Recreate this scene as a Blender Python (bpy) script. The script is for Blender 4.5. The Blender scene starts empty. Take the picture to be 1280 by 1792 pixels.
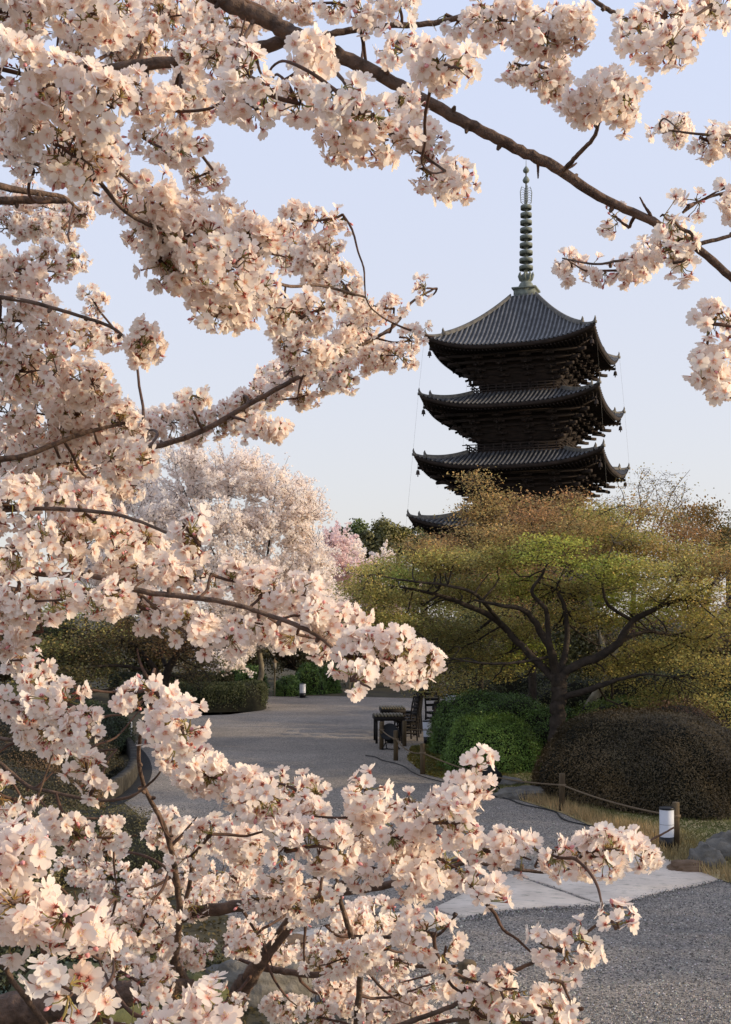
import bpy, math, random
import numpy as np
from math import radians, sin, cos, pi
C = bpy.context.scene.collection
R = np.random.default_rng(7)
random.seed(7)
# ---------------- camera, sky, sun, exposure ----------------
F, CX, HY, H = 2100.0, 640.0, 1076.0, 2.9       # focal length in photo pixels, horizon row, eye height
def P(px, py, Y): return np.array([(px - CX) * Y / F, Y, H - (py - HY) * Y / F])
def G(px, py, z=0.0):                            # the point of the ground seen at a pixel
    Y = F * (H - z) / (py - HY)
    return np.array([(px - CX) * Y / F, Y, z])
cam = bpy.data.cameras.new('camera'); co = bpy.data.objects.new('camera', cam); C.objects.link(co)
co.location = (0, 0, H); co.rotation_euler = (pi / 2, 0, 0)
cam.sensor_fit = 'VERTICAL'; cam.sensor_height = 36; cam.lens = F / 1792 * 36
cam.shift_y = (HY - 896) / 1792; cam.clip_start = .05; cam.clip_end = 3000
bpy.context.scene.camera = co
SUN_EL, SUN_AZ = 17.0, -9.0                       # azimuth from +X towards +Y
sd = np.array([cos(radians(SUN_EL)) * cos(radians(SUN_AZ)), cos(radians(SUN_EL)) * sin(radians(SUN_AZ)), sin(radians(SUN_EL))])
w = bpy.data.worlds.new('World'); bpy.context.scene.world = w; w.use_nodes = True
nt = w.node_tree; nt.nodes.clear()
out = nt.nodes.new('ShaderNodeOutputWorld'); bg = nt.nodes.new('ShaderNodeBackground')
sky = nt.nodes.new('ShaderNodeTexSky'); sky.sky_type = 'NISHITA'; sky.sun_disc = False
sky.sun_elevation = radians(SUN_EL); sky.sun_rotation = radians(90 - SUN_AZ)
sky.air_density = 1.0; sky.dust_density = 2.2; sky.ozone_density = 3.0; sky.altitude = 50
mixs = nt.nodes.new('ShaderNodeMix'); mixs.data_type = 'RGBA'; mixs.inputs[0].default_value = .62
geo = nt.nodes.new('ShaderNodeTexCoord'); sz = nt.nodes.new('ShaderNodeSeparateXYZ'); nt.links.new(geo.outputs['Generated'], sz.inputs[0])
hz = nt.nodes.new('ShaderNodeValToRGB'); nt.links.new(sz.outputs[2], hz.inputs[0])     # thin veil of haze: grey low down, bluer higher up
hz.color_ramp.elements[0].position = .02; hz.color_ramp.elements[0].color = (.745, .695, .67, 1); hz.color_ramp.elements[1].position = .5; hz.color_ramp.elements[1].color = (.68, .74, .93, 1)
hm = nt.nodes.new('ShaderNodeVectorMath'); hm.operation = 'SCALE'; hm.inputs['Scale'].default_value = 9.4; nt.links.new(hz.outputs[0], hm.inputs[0]); nt.links.new(hm.outputs[0], mixs.inputs[7])
nt.links.new(sky.outputs[0], mixs.inputs[6]); nt.links.new(mixs.outputs[2], bg.inputs[0])
bg.inputs[1].default_value = 0.107
nt.links.new(bg.outputs[0], out.inputs[0])
sun = bpy.data.lights.new('sun', 'SUN'); sun.energy = 3.1; sun.angle = radians(.6); sun.color = (1, .80, .53)
so = bpy.data.objects.new('sun', sun); C.objects.link(so)
from mathutils import Vector, Matrix
so.rotation_euler = Vector(sd).to_track_quat('Z', 'Y').to_euler(); so.location = (30, -5, 30)
vs = bpy.context.scene.view_settings
vs.view_transform = 'Standard'; vs.look = 'None'; vs.exposure = 0.52; vs.gamma = 1
try: vs.use_curve_mapping = False
except Exception: pass
bpy.context.scene.cycles.max_bounces = 9
bpy.context.scene.cycles.diffuse_bounces = 7
bpy.context.scene.cycles.transmission_bounces = 7
bpy.context.scene.cycles.transparent_max_bounces = 4
# ---------------- helpers ----------------
def unit(v):
    v = np.asarray(v, float); return v / np.maximum(np.linalg.norm(v, axis=-1, keepdims=True), 1e-9)
class MB:
    def __init__(s): s.V = []; s.Q = []; s.T = []; s.C = []; s.n = 0
    def add(s, V, Fc, mat=0, col=None):
        V = np.asarray(V, float).reshape(-1, 3); Fc = np.asarray(Fc, int)
        if len(V) == 0 or len(Fc) == 0: return
        (s.Q if Fc.shape[1] == 4 else s.T).append((Fc + s.n, mat))
        s.V.append(V)
        c = np.zeros((len(V), 3)) + (col if col is not None else .5)
        s.C.append(c); s.n += len(V)
    def box(s, c, h, rz=0, mat=0, M=None, col=None):
        V = np.array([[x, y, z] for x in (-1, 1) for y in (-1, 1) for z in (-1, 1)], float) * np.asarray(h)
        if M is not None: V = V @ np.asarray(M).T
        if rz: V = V @ np.array([[cos(rz), sin(rz), 0], [-sin(rz), cos(rz), 0], [0, 0, 1]])
        V = V + np.asarray(c)
        s.add(V, [[0, 1, 3, 2], [4, 6, 7, 5], [0, 4, 5, 1], [2, 3, 7, 6], [0, 2, 6, 4], [1, 5, 7, 3]], mat, col)
    def tube(s, P_, r, n=6, mat=0, col=None, cap=True, jit=0):
        P_ = np.asarray(P_, float); m = len(P_); r = np.zeros(m) + r
        T = unit(np.gradient(P_, axis=0))
        a = unit(np.cross(T[0], [0.13, .2, 1.] if abs(T[0][2]) < .9 else [1, .1, 0.]))
        N = [a]
        for i in range(1, m):
            a = a - T[i] * a.dot(T[i]); a = a / max(np.linalg.norm(a), 1e-9); N.append(a)
        N = np.array(N); B = np.cross(T, N)
        th = np.arange(n) * 2 * pi / n
        rr = r[:, None] * (1 + (R.random((m, n)) - .5) * jit)
        V = P_[:, None] + rr[..., None] * (np.cos(th)[None, :, None] * N[:, None] + np.sin(th)[None, :, None] * B[:, None])
        i, j = np.meshgrid(np.arange(m - 1), np.arange(n), indexing='ij'); k = (j + 1) % n
        Q = np.stack([i * n + j, i * n + k, (i + 1) * n + k, (i + 1) * n + j], -1).reshape(-1, 4)
        base = s.n; s.add(V, Q, mat, col)
        if cap:
            for e, o in ((0, 1), (m - 1, -1)):
                idx = np.arange(n) + e * n
                tr = np.array([[idx[0], idx[q], idx[q + 1]][::o] for q in range(1, n - 1)])
                s.T.append((tr + base, mat))
    def lathe(s, prof, c=(0, 0, 0), n=16, mat=0, M=None, col=None):
        prof = np.asarray(prof, float); m = len(prof); th = np.arange(n) * 2 * pi / n
        V = np.stack([prof[:, 0, None] * np.cos(th), prof[:, 0, None] * np.sin(th), np.repeat(prof[:, 1, None], n, 1)], -1).reshape(-1, 3)
        if M is not None: V = V @ np.asarray(M).T
        i, j = np.meshgrid(np.arange(m - 1), np.arange(n), indexing='ij'); k = (j + 1) % n
        s.add(V + np.asarray(c), np.stack([i * n + j, i * n + k, (i + 1) * n + k, (i + 1) * n + j], -1).reshape(-1, 4), mat, col)
    def grid(s, V, mat=0, col=None):          # V (a,b,3)
        a, b = V.shape[:2]; i, j = np.meshgrid(np.arange(a - 1), np.arange(b - 1), indexing='ij')
        s.add(V, np.stack([i * b + j, (i + 1) * b + j, (i + 1) * b + j + 1, i * b + j + 1], -1).reshape(-1, 4), mat,
              None if col is None else np.asarray(col).reshape(-1, 3) if np.ndim(col) > 1 else col)
    def sticks(s, A, B, ra, rb, mat=0, col=None, mid=None):
        A = np.asarray(A, float); B = np.asarray(B, float)
        if len(A) == 0: return
        Ps = [A, B] if mid is None else [A, mid, B]
        rs = [ra, rb] if mid is None else [ra, (ra + rb) / 2, rb]
        D = unit(B - A); N = unit(np.cross(D, unit(R.normal(size=A.shape)))); K = np.cross(D, N)
        L = len(Ps); n = len(A)
        V = np.stack([np.stack([p + rr * (cos(t) * N + sin(t) * K) for t in (0, 2.094, 4.189)], 1) for p, rr in zip(Ps, rs)], 1).reshape(-1, 3)
        q = []
        for l in range(L - 1):
            for j in range(3): q.append([l * 3 + j, l * 3 + (j + 1) % 3, (l + 1) * 3 + (j + 1) % 3, (l + 1) * 3 + j])
        q = np.array(q); Q = (q[None] + (np.arange(n) * 3 * L)[:, None, None]).reshape(-1, 4)
        s.add(V, Q, mat, col if col is None or np.ndim(col) == 1 else np.repeat(col, 3 * L, 0))
    def leaves(s, Pt, N, size, col, asp=.6, mat=0):      # folded pointed leaves; N normal
        n = len(Pt)
        if n == 0: return
        N = unit(N); A = unit(np.cross(N, R.normal(size=(n, 3)))); B = np.cross(N, A)
        sz = (np.zeros(n) + size)[:, None]
        V = np.stack([Pt - A * sz * .5, Pt + B * sz * asp * .5 + N * sz * .1, Pt + A * sz * .5, Pt - B * sz * asp * .5 + N * sz * .1], 1).reshape(-1, 3)
        Q = np.arange(4 * n).reshape(-1, 4)
        s.add(V, Q, mat, np.repeat(np.zeros((n, 3)) + col, 4, 0))
    def inst(s, tpl, Pt, Rm, sc, rnd=None):
        n = len(Pt)
        if n == 0: return
        V = np.einsum('vj,nij->nvi', tpl.v, Rm) * np.asarray(sc).reshape(-1, 1, 1) + Pt[:, None]
        m = len(tpl.v); col = np.repeat(tpl.c[None], n, 0)
        if rnd is not None: col[:, :, 1] = rnd[:, None]
        base = s.n; s.V.append(V.reshape(-1, 3)); s.C.append(col.reshape(-1, 3)); s.n += n * m
        for fc, mt, quad in tpl.f:
            (s.Q if quad else s.T).append((((fc[None] + (np.arange(n) * m)[:, None, None]).reshape(-1, fc.shape[1])) + base, mt))
    def template(s):
        t = type('T', (), {})(); t.v = np.concatenate(s.V); t.c = np.concatenate(s.C)
        t.f = [(f, m, True) for f, m in s.Q] + [(f, m, False) for f, m in s.T]; return t
    def build(s, name, mats, parent=None, smooth=False, loc=None):
        me = bpy.data.meshes.new(name); V = np.concatenate(s.V) if s.V else np.zeros((0, 3))
        if loc is not None: V = V - np.asarray(loc)
        me.vertices.add(len(V)); me.vertices.foreach_set('co', V.astype(np.float32).ravel())
        fs = [(f, m) for f, m in s.Q + s.T]
        nl = sum(f.size for f, _ in fs); nf = sum(len(f) for f, _ in fs)
        me.loops.add(nl); me.polygons.add(nf)
        li = np.concatenate([f.ravel() for f, _ in fs]).astype(np.int32)
        lt = np.concatenate([np.full(len(f), f.shape[1]) for f, _ in fs]).astype(np.int32)
        me.loops.foreach_set('vertex_index', li)
        me.polygons.foreach_set('loop_start', (np.cumsum(lt) - lt).astype(np.int32))
        try: me.polygons.foreach_set('loop_total', lt)
        except Exception: pass
        me.polygons.foreach_set('material_index', np.concatenate([np.full(len(f), m) for f, m in fs]).astype(np.int32))
        if smooth: me.polygons.foreach_set('use_smooth', np.ones(nf, bool))
        at = me.color_attributes.new('col', 'FLOAT_COLOR', 'POINT')
        c = np.ones((len(V), 4), np.float32); c[:, :3] = np.concatenate(s.C); at.data.foreach_set('color', c.ravel())
        for m in (mats if isinstance(mats, (list, tuple)) else [mats]): me.materials.append(m)
        me.update(calc_edges=True); me.validate()
        o = bpy.data.objects.new(name, me); C.objects.link(o)
        if parent is not None: o.parent = parent
        elif loc is not None: o.location = loc
        return o
def tag(o, label=None, cat=None, group=None, kind=None):
    if label: o['label'] = label
    if cat: o['category'] = cat
    if group: o['group'] = group
    if kind: o['kind'] = kind
    return o
def thing(name, label, cat, loc=(0, 0, 0), rz=0, group=None):
    o = bpy.data.objects.new(name, None); C.objects.link(o); o.location = loc; o.rotation_euler = (0, 0, rz)
    o.empty_display_size = .2
    return tag(o, label, cat, group)
def part(mb, name, mats, root, smooth=False):      # mesh given in world coordinates, parented to its thing (unrotated empty)
    return mb.build(name, mats, root, smooth, loc=np.array(root.location) if root is not None else None)
def sub(mb, name, mats, par, root, smooth=False):  # sub-part: parent part sits at the root's origin
    return mb.build(name, mats, par, smooth, loc=np.array(root.location))
# ---------------- materials ----------------
MT = {}
def mat(name, col, rough=.8, var=.25, scale=8., bump=.0, col2=None, spec=.3, attr=None, trans=0, detail=6, bscale=None, stretch=None):
    m = bpy.data.materials.new(name); m.use_nodes = True; t = m.node_tree; b = t.nodes['Principled BSDF']
    b.inputs['Roughness'].default_value = rough; b.inputs['Specular IOR Level'].default_value = spec
    tc = t.nodes.new('ShaderNodeTexCoord'); src = tc.outputs['Object']
    if stretch:
        mp = t.nodes.new('ShaderNodeMapping'); mp.inputs['Scale'].default_value = stretch; t.links.new(src, mp.inputs[0]); src = mp.outputs[0]
    nz = t.nodes.new('ShaderNodeTexNoise'); nz.inputs['Scale'].default_value = scale; nz.inputs['Detail'].default_value = detail
    t.links.new(src, nz.inputs['Vector'])
    rp = t.nodes.new('ShaderNodeValToRGB'); rp.color_ramp.elements[0].position = .3; rp.color_ramp.elements[1].position = .7
    c = np.array(col[:3], float); c2 = np.array(col2[:3], float) if col2 else c * (1 + var); c1 = c if col2 else c * (1 - var)
    rp.color_ramp.elements[0].color = (*c1, 1); rp.color_ramp.elements[1].color = (*c2, 1)
    t.links.new(nz.outputs[0], rp.inputs[0]); colout = rp.outputs[0]
    if attr:
        at = t.nodes.new('ShaderNodeAttribute'); at.attribute_name = 'col'
        mx = t.nodes.new('ShaderNodeMix'); mx.data_type = 'RGBA'; mx.blend_type = 'MULTIPLY'; mx.inputs[0].default_value = 1
        t.links.new(at.outputs[0], mx.inputs[6]); t.links.new(colout, mx.inputs[7]); colout = mx.outputs[2]
    t.links.new(colout, b.inputs['Base Color'])
    if bump:
        bn = t.nodes.new('ShaderNodeBump'); bn.inputs['Strength'].default_value = bump; bn.inputs['Distance'].default_value = .02
        n2 = t.nodes.new('ShaderNodeTexNoise'); n2.inputs['Scale'].default_value = bscale or scale * 3; n2.inputs['Detail'].default_value = 5
        t.links.new(src, n2.inputs['Vector']); t.links.new(n2.outputs[0], bn.inputs['Height']); t.links.new(bn.outputs[0], b.inputs['Normal'])
    if trans:
        tr = t.nodes.new('ShaderNodeBsdfTranslucent'); ms = t.nodes.new('ShaderNodeMixShader'); ms.inputs[0].default_value = trans
        t.links.new(colout, tr.inputs[0]); o = t.nodes['Material Output']
        t.links.new(b.outputs[0], ms.inputs[1]); t.links.new(tr.outputs[0], ms.inputs[2]); t.links.new(ms.outputs[0], o.inputs[0])
    MT[name] = m; return m
def petal_mat(name, white, warm, pink):
    m = bpy.data.materials.new(name); m.use_nodes = True; t = m.node_tree; t.nodes.clear(); N = t.nodes.new
    at = N('ShaderNodeAttribute'); at.attribute_name = 'col'; sp = N('ShaderNodeSeparateColor'); t.links.new(at.outputs[0], sp.inputs[0])
    r1 = N('ShaderNodeMix'); r1.data_type = 'RGBA'; r1.inputs[6].default_value = (*white, 1); r1.inputs[7].default_value = (*warm, 1)
    t.links.new(sp.outputs[1], r1.inputs[0])
    mr = N('ShaderNodeMapRange'); mr.inputs[1].default_value = .03; mr.inputs[2].default_value = .40; mr.inputs[3].default_value = 1; mr.inputs[4].default_value = 0
    mr.interpolation_type = 'SMOOTHSTEP'; t.links.new(sp.outputs[0], mr.inputs[0])
    r2 = N('ShaderNodeMix'); r2.data_type = 'RGBA'; t.links.new(mr.outputs[0], r2.inputs[0]); t.links.new(r1.outputs[2], r2.inputs[6]); r2.inputs[7].default_value = (*pink, 1)
    d = N('ShaderNodeBsdfDiffuse'); tr = N('ShaderNodeBsdfTranslucent'); ms = N('ShaderNodeMixShader'); ms.inputs[0].default_value = .54
    o = N('ShaderNodeOutputMaterial')
    t.links.new(r2.outputs[2], d.inputs[0]); t.links.new(r2.outputs[2], tr.inputs[0])
    t.links.new(d.outputs[0], ms.inputs[1]); t.links.new(tr.outputs[0], ms.inputs[2]); t.links.new(ms.outputs[0], o.inputs[0])
    MT[name] = m; return m
petal_mat('petal', (.97, .90, .825), (.955, .83, .745), (.77, .33, .24))
petal_mat('petal_white', (.96, .91, .86), (.94, .84, .78), (.86, .68, .63))
petal_mat('petal_pink', (.90, .78, .75), (.87, .68, .68), (.76, .50, .50))
mat('stamen', (.62, .42, .16), .8, .1); mat('calyx', (.30, .075, .05), .6, .3); mat('stalk', (.26, .14, .05), .6, col2=(.24, .27, .08), scale=25)
mat('bud', (.78, .36, .36), .6, .15, trans=.25); mat('bract', (.30, .085, .04), .7, col2=(.24, .24, .06), scale=30)
mat('bark', (.055, .036, .027), .85, col2=(.17, .11, .08), scale=30, bump=.7, bscale=60, stretch=(1, 1, 1))
mat('bark_twig', (.050, .028, .020), .75, col2=(.12, .065, .045), scale=60)
mat('bark_dark', (.020, .015, .012), .9, col2=(.06, .045, .034), scale=9, bump=.8, bscale=25)
mat('bark_pale', (.10, .08, .055), .9, col2=(.24, .21, .15), scale=6, bump=.6, bscale=20)
mat('leaf', (.85, .85, .85), .6, .35, scale=3, attr=True, trans=.42, spec=.25)
mat('leaf_thick', (.85, .85, .85), .55, .3, scale=2, attr=True, trans=.12, spec=.35)
mat('shrub_light_block', (.012, .012, .007), 1, .3)  # near-black hull colour, for the light blockers inside shrubs and hedges
# ---------------- ground ----------------
def gravel_mat():
    m = bpy.data.materials.new('gravel'); m.use_nodes = True; t = m.node_tree; b = t.nodes['Principled BSDF']; N = t.nodes.new; L = t.links.new
    tc = N('ShaderNodeTexCoord')
    v = N('ShaderNodeTexVoronoi'); v.inputs['Scale'].default_value = 82; L(tc.outputs['Object'], v.inputs['Vector'])
    rp = N('ShaderNodeValToRGB'); e = rp.color_ramp.elements; e[0].position = 0; e[0].color = (.085, .078, .071, 1); e[1].position = 1; e[1].color = (.42, .38, .33, 1)
    for p, c in ((.45, (.21, .196, .18, 1)), (.8, (.33, .305, .275, 1))): q = e.new(p); q.color = c
    sp = N('ShaderNodeSeparateColor'); L(v.outputs['Color'], sp.inputs[0]); L(sp.outputs[0], rp.inputs[0])
    n = N('ShaderNodeTexNoise'); n.inputs['Scale'].default_value = .55; n.inputs['Detail'].default_value = 9; n.inputs['Roughness'].default_value = .65; L(tc.outputs['Object'], n.inputs['Vector'])
    r2 = N('ShaderNodeValToRGB'); r2.color_ramp.elements[0].position = .3; r2.color_ramp.elements[0].color = (.80, .77, .75, 1); r2.color_ramp.elements[1].position = .7; r2.color_ramp.elements[1].color = (1.36, 1.27, 1.18, 1)
    L(n.outputs[0], r2.inputs[0])
    mx = N('ShaderNodeMix'); mx.data_type = 'RGBA'; mx.blend_type = 'MULTIPLY'; mx.inputs[0].default_value = 1; L(rp.outputs[0], mx.inputs[6]); L(r2.outputs[0], mx.inputs[7])
    L(mx.outputs[2], b.inputs['Base Color']); b.inputs['Roughness'].default_value = .9; b.inputs['Specular IOR Level'].default_value = .2
    bn = N('ShaderNodeBump'); bn.inputs['Strength'].default_value = 1; bn.inputs['Distance'].default_value = .012
    L(v.outputs['Distance'], bn.inputs['Height']); bn.invert = True; L(bn.outputs[0], b.inputs['Normal']); return m
gv = gravel_mat()
g = MB(); g.grid(np.array([[[x, y, 0] for y in (-60, 0, 60, 400, 1500)] for x in (-1200, -60, 0, 60, 1200)], float))
soil = mat('soil', (.035, .03, .02), 1, col2=(.085, .07, .035), scale=1.2, bump=.6, bscale=20)
tag(g.build('ground', soil), 'bare soil ground under the garden planting', 'ground', kind='structure')
def poly_sheet(name, pts, z, m, label, cat, kind='structure', sub_=0):
    import bmesh
    bm = bmesh.new(); vsx = [bm.verts.new((p[0], p[1], z)) for p in pts]; f = bm.faces.new(vsx)
    if f.normal.z < 0: f.normal_flip()
    bmesh.ops.triangulate(bm, faces=bm.faces[:])
    me = bpy.data.meshes.new(name); bm.to_mesh(me); bm.free(); me.materials.append(m)
    o = bpy.data.objects.new(name, me); C.objects.link(o); return tag(o, label, cat, kind=kind)
# gravel forecourt and path (photo outline of its right edge, then round the left bed)
right_edge = [(1275, 1546), (1150, 1503), (1080, 1468), (1020, 1440), (984, 1424), (900, 1398), (860, 1388), (800, 1370), (745, 1356), (712, 1330), (720, 1306), (770, 1300), (845, 1298), (880, 1262), (885, 1226)]
left_edge = [(560, 1218), (470, 1219), (462, 1243), (400, 1251), (300, 1254), (235, 1300), (240, 1345), (225, 1378), (215, 1402), (240, 1425), (285, 1480), (330, 1560), (430, 1625), (520, 1700), (570, 1792)]
pts = [(9, -8), (6.2, 8), (5.6, 11.5)] + [G(*p)[:2] for p in right_edge] + [G(*p)[:2] for p in left_edge] + [(-.2, 6), (-.5, 3), (-2, -8)]
tag(poly_sheet('gravel_path', pts, .004, gv, 'grey gravel forecourt and path curving away', 'path'))
# loose grains and fallen petals on the gravel
mat('fallen', (.75, .66, .62), .8, .1)
fp = MB(); n = 1500
py = 1225 + 540 * R.random(n) ** 1.7; px = 250 + 1000 * R.random(n)
Pt = np.array([G(a, b) for a, b in zip(px, py)]); Pt[:, 2] = .009
ok = (px < 640 + 0 * px) | ((py > 1600)); far = (px > 380) & (px < 760) & (py < 1330)
Pt = Pt[ok & ((py > 1430) | (px < 700))]
fp.leaves(Pt, R.normal(size=(len(Pt), 3)) * .15 + [0, 0, 1], .014 + .008 * R.random(len(Pt)), .5, asp=.8)
tag(fp.build('fallen_petals', MT['fallen']), 'pale cherry petals fallen over the grey gravel', 'petals', kind='stuff')
# pale stone threshold slabs
def stone_mat():
    m = mat('pale_stone', (.54, .45, .365), .85, col2=(.74, .63, .52), scale=2.2, bump=.35, bscale=26)
    t = m.node_tree; b = t.nodes['Principled BSDF']; tc = t.nodes.new('ShaderNodeTexCoord'); N = t.nodes.new
    n = N('ShaderNodeTexNoise'); n.inputs['Scale'].default_value = 14; n.inputs['Detail'].default_value = 8; n.inputs['Roughness'].default_value = .7
    mp = N('ShaderNodeMapping'); mp.inputs['Scale'].default_value = (.5, 1.6, 1); t.links.new(tc.outputs['Object'], mp.inputs[0]); t.links.new(mp.outputs[0], n.inputs['Vector'])
    rp = N('ShaderNodeValToRGB'); rp.color_ramp.elements[0].position = .34; rp.color_ramp.elements[0].color = (.50, .53, .50, 1); rp.color_ramp.elements[1].position = .46; rp.color_ramp.elements[1].color = (1, 1, 1, 1)
    t.links.new(n.outputs[0], rp.inputs[0]); old = b.inputs['Base Color'].links[0].from_socket
    mx = N('ShaderNodeMix'); mx.data_type = 'RGBA'; mx.blend_type = 'MULTIPLY'; mx.inputs[0].default_value = 1
    t.links.new(old, mx.inputs[6]); t.links.new(rp.outputs[0], mx.inputs[7]); t.links.new(mx.outputs[2], b.inputs['Base Color']); return m
sm = stone_mat()
def slab(pix, label, th=.018):
    pp = [G(a, b)[:2] for a, b in pix]; c = np.mean(pp, 0); dense = []
    for i in range(len(pp)):
        a, b = pp[i], pp[(i + 1) % len(pp)]; k = max(2, int(np.linalg.norm(b - a) / .25))
        for q in range(k): p = a + (b - a) * q / k; dense.append(p + R.normal(size=2) * .022)
    V = np.array(dense); n = len(V); mb = MB()
    top = np.c_[V * .995 + c * .005, np.full(n, th)]; rim = np.c_[V, np.full(n, th - .012)]; bot = np.c_[V, np.full(n, -.02)]
    ctr = np.array([[*c, th]]); A = np.concatenate([top, rim, bot, ctr]); i = np.arange(n); j = (i + 1) % n
    mb.add(A, np.concatenate([np.stack([i, i + n, j + n, j], 1), np.stack([i + n, i + 2 * n, j + 2 * n, j + n], 1)]))
    mb.T.append((np.stack([i, j, np.full(n, 3 * n)], 1), 0))
    o = mb.build('stone_slab', sm); return tag(o, label, 'paving slab', 'pale stone slabs across the gravel path')
slab([(1135, 1496), (1262, 1541), (1160, 1562), (1064, 1586), (960, 1550), (900, 1530), (1040, 1502)], 'wide pale stone slab with a pointed corner beside the mossy rocks')
slab([(893, 1532), (952, 1553), (1054, 1587), (980, 1588), (868, 1596), (815, 1608), (760, 1590), (830, 1556)], 'weathered pale stone slab in the middle of the threshold')
slab([(752, 1593), (808, 1611), (700, 1640), (560, 1670), (480, 1645), (620, 1612)], 'pale stone slab half hidden under the low cherry blossom')
# lawn right of the rope, with dry tufts along the edge
lawn_m = mat('lawn', (.20, .18, .07), 1, col2=(.46, .35, .18), scale=1.6, bump=.6, bscale=50)
lp = [(5.62, 11.5), (6.3, 9.5), (16, 9.5), (22, 30), (14, 42)] + [G(*p)[:2] for p in right_edge[::-1]]
tag(poly_sheet('lawn', lp, .012, lawn_m, 'short patchy lawn beside the gravel path', 'lawn'))
gb = MB()
def in_poly(x, y, poly):
    x = np.asarray(x); inside = np.zeros(len(x), bool); j = len(poly) - 1
    for i in range(len(poly)):
        xi, yi = poly[i][:2]; xj, yj = poly[j][:2]
        c = ((yi > y) != (yj > y)) & (x < (xj - xi) * (y - yi) / (yj - yi + 1e-12) + xi); inside ^= c; j = i
    return inside
n = 110000; X = R.uniform(1.0, 8.5, n); Y = R.uniform(11, 30, n); k = in_poly(X, Y, lp); X = X[k]; Y = Y[k]; n = len(X)
E = np.array([G(*p)[:2] for p in right_edge[:9]])
de = np.min([np.abs((X - a[0]) * (b - a)[1] - (Y - a[1]) * (b - a)[0]) / np.linalg.norm(b - a) + 9 * ((Y < min(a[1], b[1]) - .2) | (Y > max(a[1], b[1]) + .2)) for a, b in zip(E[:-1], E[1:])], 0)
dry = np.clip(1.2 - de * 1.1, 0, 1); dry = np.clip(dry + .35 * np.sin(X * 2.1) * np.sin(Y * 1.7), 0, 1) * (Y < 19)
hgt = (.035 + .10 * dry) * (.6 + .8 * R.random(n))
A = np.c_[X, Y, np.full(n, .01)]; B = A + np.c_[R.normal(size=(n, 2)) * .03 - [[.02, .02]] * dry[:, None], hgt]
mixc = (dry * .85 + .15 * R.random(n))[:, None]
col = np.array([[.17, .20, .05]]) * (1 - mixc) + np.array([[.80, .60, .33]]) * mixc; col *= (.7 + .6 * R.random((n, 1)))
gb.sticks(A, B, .0055, .0008, col=col)
tag(gb.build('grass', MT['leaf']), 'dry straw coloured and green grass blades along the lawn edge', 'grass', kind='stuff')
# moss under the far posts
moss = MB(); n = 5000; q = R.random((n, 2)); a = G(690, 1345); b_ = G(790, 1300)
Pm = np.c_[2.0 * R.random(n) + .55, 21.3 + 5 * R.random(n), np.full(n, .02)]
k = in_poly(Pm[:, 0], Pm[:, 1], lp); Pm = Pm[k]
moss.leaves(Pm, R.normal(size=(len(Pm), 3)) * .5 + [0, 0, 1], .06, np.array([[.17, .13, .02]]) * (.5 + R.random((len(Pm), 1))), asp=.9)
tag(moss.build('moss', MT['leaf']), 'yellow moss under the rope by the far posts', 'moss', kind='stuff')
# ---------------- foliage things ----------------
def fib(n):
    i = np.arange(n) + .5; ph = np.arccos(1 - 2 * i / n); th = pi * (1 + 5 ** .5) * i
    return np.stack([np.cos(th) * np.sin(ph), np.sin(th) * np.sin(ph), np.cos(ph)], 1)
def lump(U, amp, fr, seed):
    r = np.random.default_rng(seed); o = np.zeros(len(U))
    for k in range(7): d = unit(r.normal(size=3)) * fr * (1 + .6 * k); o += np.sin(U @ d + r.random() * 6) * amp / (1 + .55 * k)
    return o
def shrub(label, c, r, col, col2=None, n=14000, leaf=.035, pw=2.4, name='clipped_shrub', amp=.06, seed=1, group=None, flat=0., cat='shrub', fuzz=.045, rzz=0, updir=.5):
    """a clipped mound: added dark hull that blocks light and a skin of small leaves"""
    c = np.array(c, float); r = np.array(r, float)
    root = thing(name, label, cat, c, group=group)
    def surf(U):
        k = (np.abs(U[:, 0]) ** pw + np.abs(U[:, 1]) ** pw + np.abs(U[:, 2]) ** pw) ** (-1 / pw)
        V = U * k[:, None] * (1 + lump(U, amp, 3.2, seed) + lump(U, .012, 13, seed + 9))[:, None]
        V = V * r; 
        if rzz: V = V @ np.array([[cos(rzz), sin(rzz), 0], [-sin(rzz), cos(rzz), 0], [0, 0, 1]])
        return V
    core = MB(); a, b = 18, 36
    ph = np.linspace(0, pi * .56, a); th = np.linspace(0, 2 * pi, b)
    Ug = np.stack([np.sin(ph)[:, None] * np.cos(th), np.sin(ph)[:, None] * np.sin(th), np.repeat(np.cos(ph)[:, None], b, 1)], -1).reshape(-1, 3)
    Vc = surf(Ug) * .955; Vc[:, 2] = np.maximum(Vc[:, 2], -.02); core.grid((Vc + c).reshape(a, b, 3))
    part(core, 'dark_hull', MT['shrub_light_block'], root)  # closed dark hull added inside the leaves to block light, no real twigs
    U = unit(R.normal(size=(n, 3))); U[:, 2] = np.abs(U[:, 2]) * 1.0 - .02
    V = surf(U); nn = unit(V / (r ** 2)); V = V + nn * (R.normal(size=(n, 1)) * fuzz + (R.random((n, 1)) < .035) * R.random((n, 1)) * .09); V[:, 2] = np.maximum(V[:, 2], .01)
    col = np.array(col); col2 = np.array(col if col2 is None else col2)
    t = np.clip(.5 + lump(U, .5, 5, seed + 5) + R.normal(size=n) * .25, 0, 1)[:, None]
    cc = (col * (1 - t) + col2 * t) * (.65 + .7 * R.random((n, 1)))
    lf = MB(); lf.leaves(V + c, nn + R.normal(size=(n, 3)) * .75 + [0, 0, updir], leaf * (.7 + .6 * R.random(n)), cc, asp=.5)
    part(lf, 'leaves', MT['leaf_thick'], root); return root
GR, GR2 = (.07, .13, .022), (.13, .22, .04); DK, DK2 = (.030, .028, .014), (.055, .040, .020)
c0 = G(1108, 1432)
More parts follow.
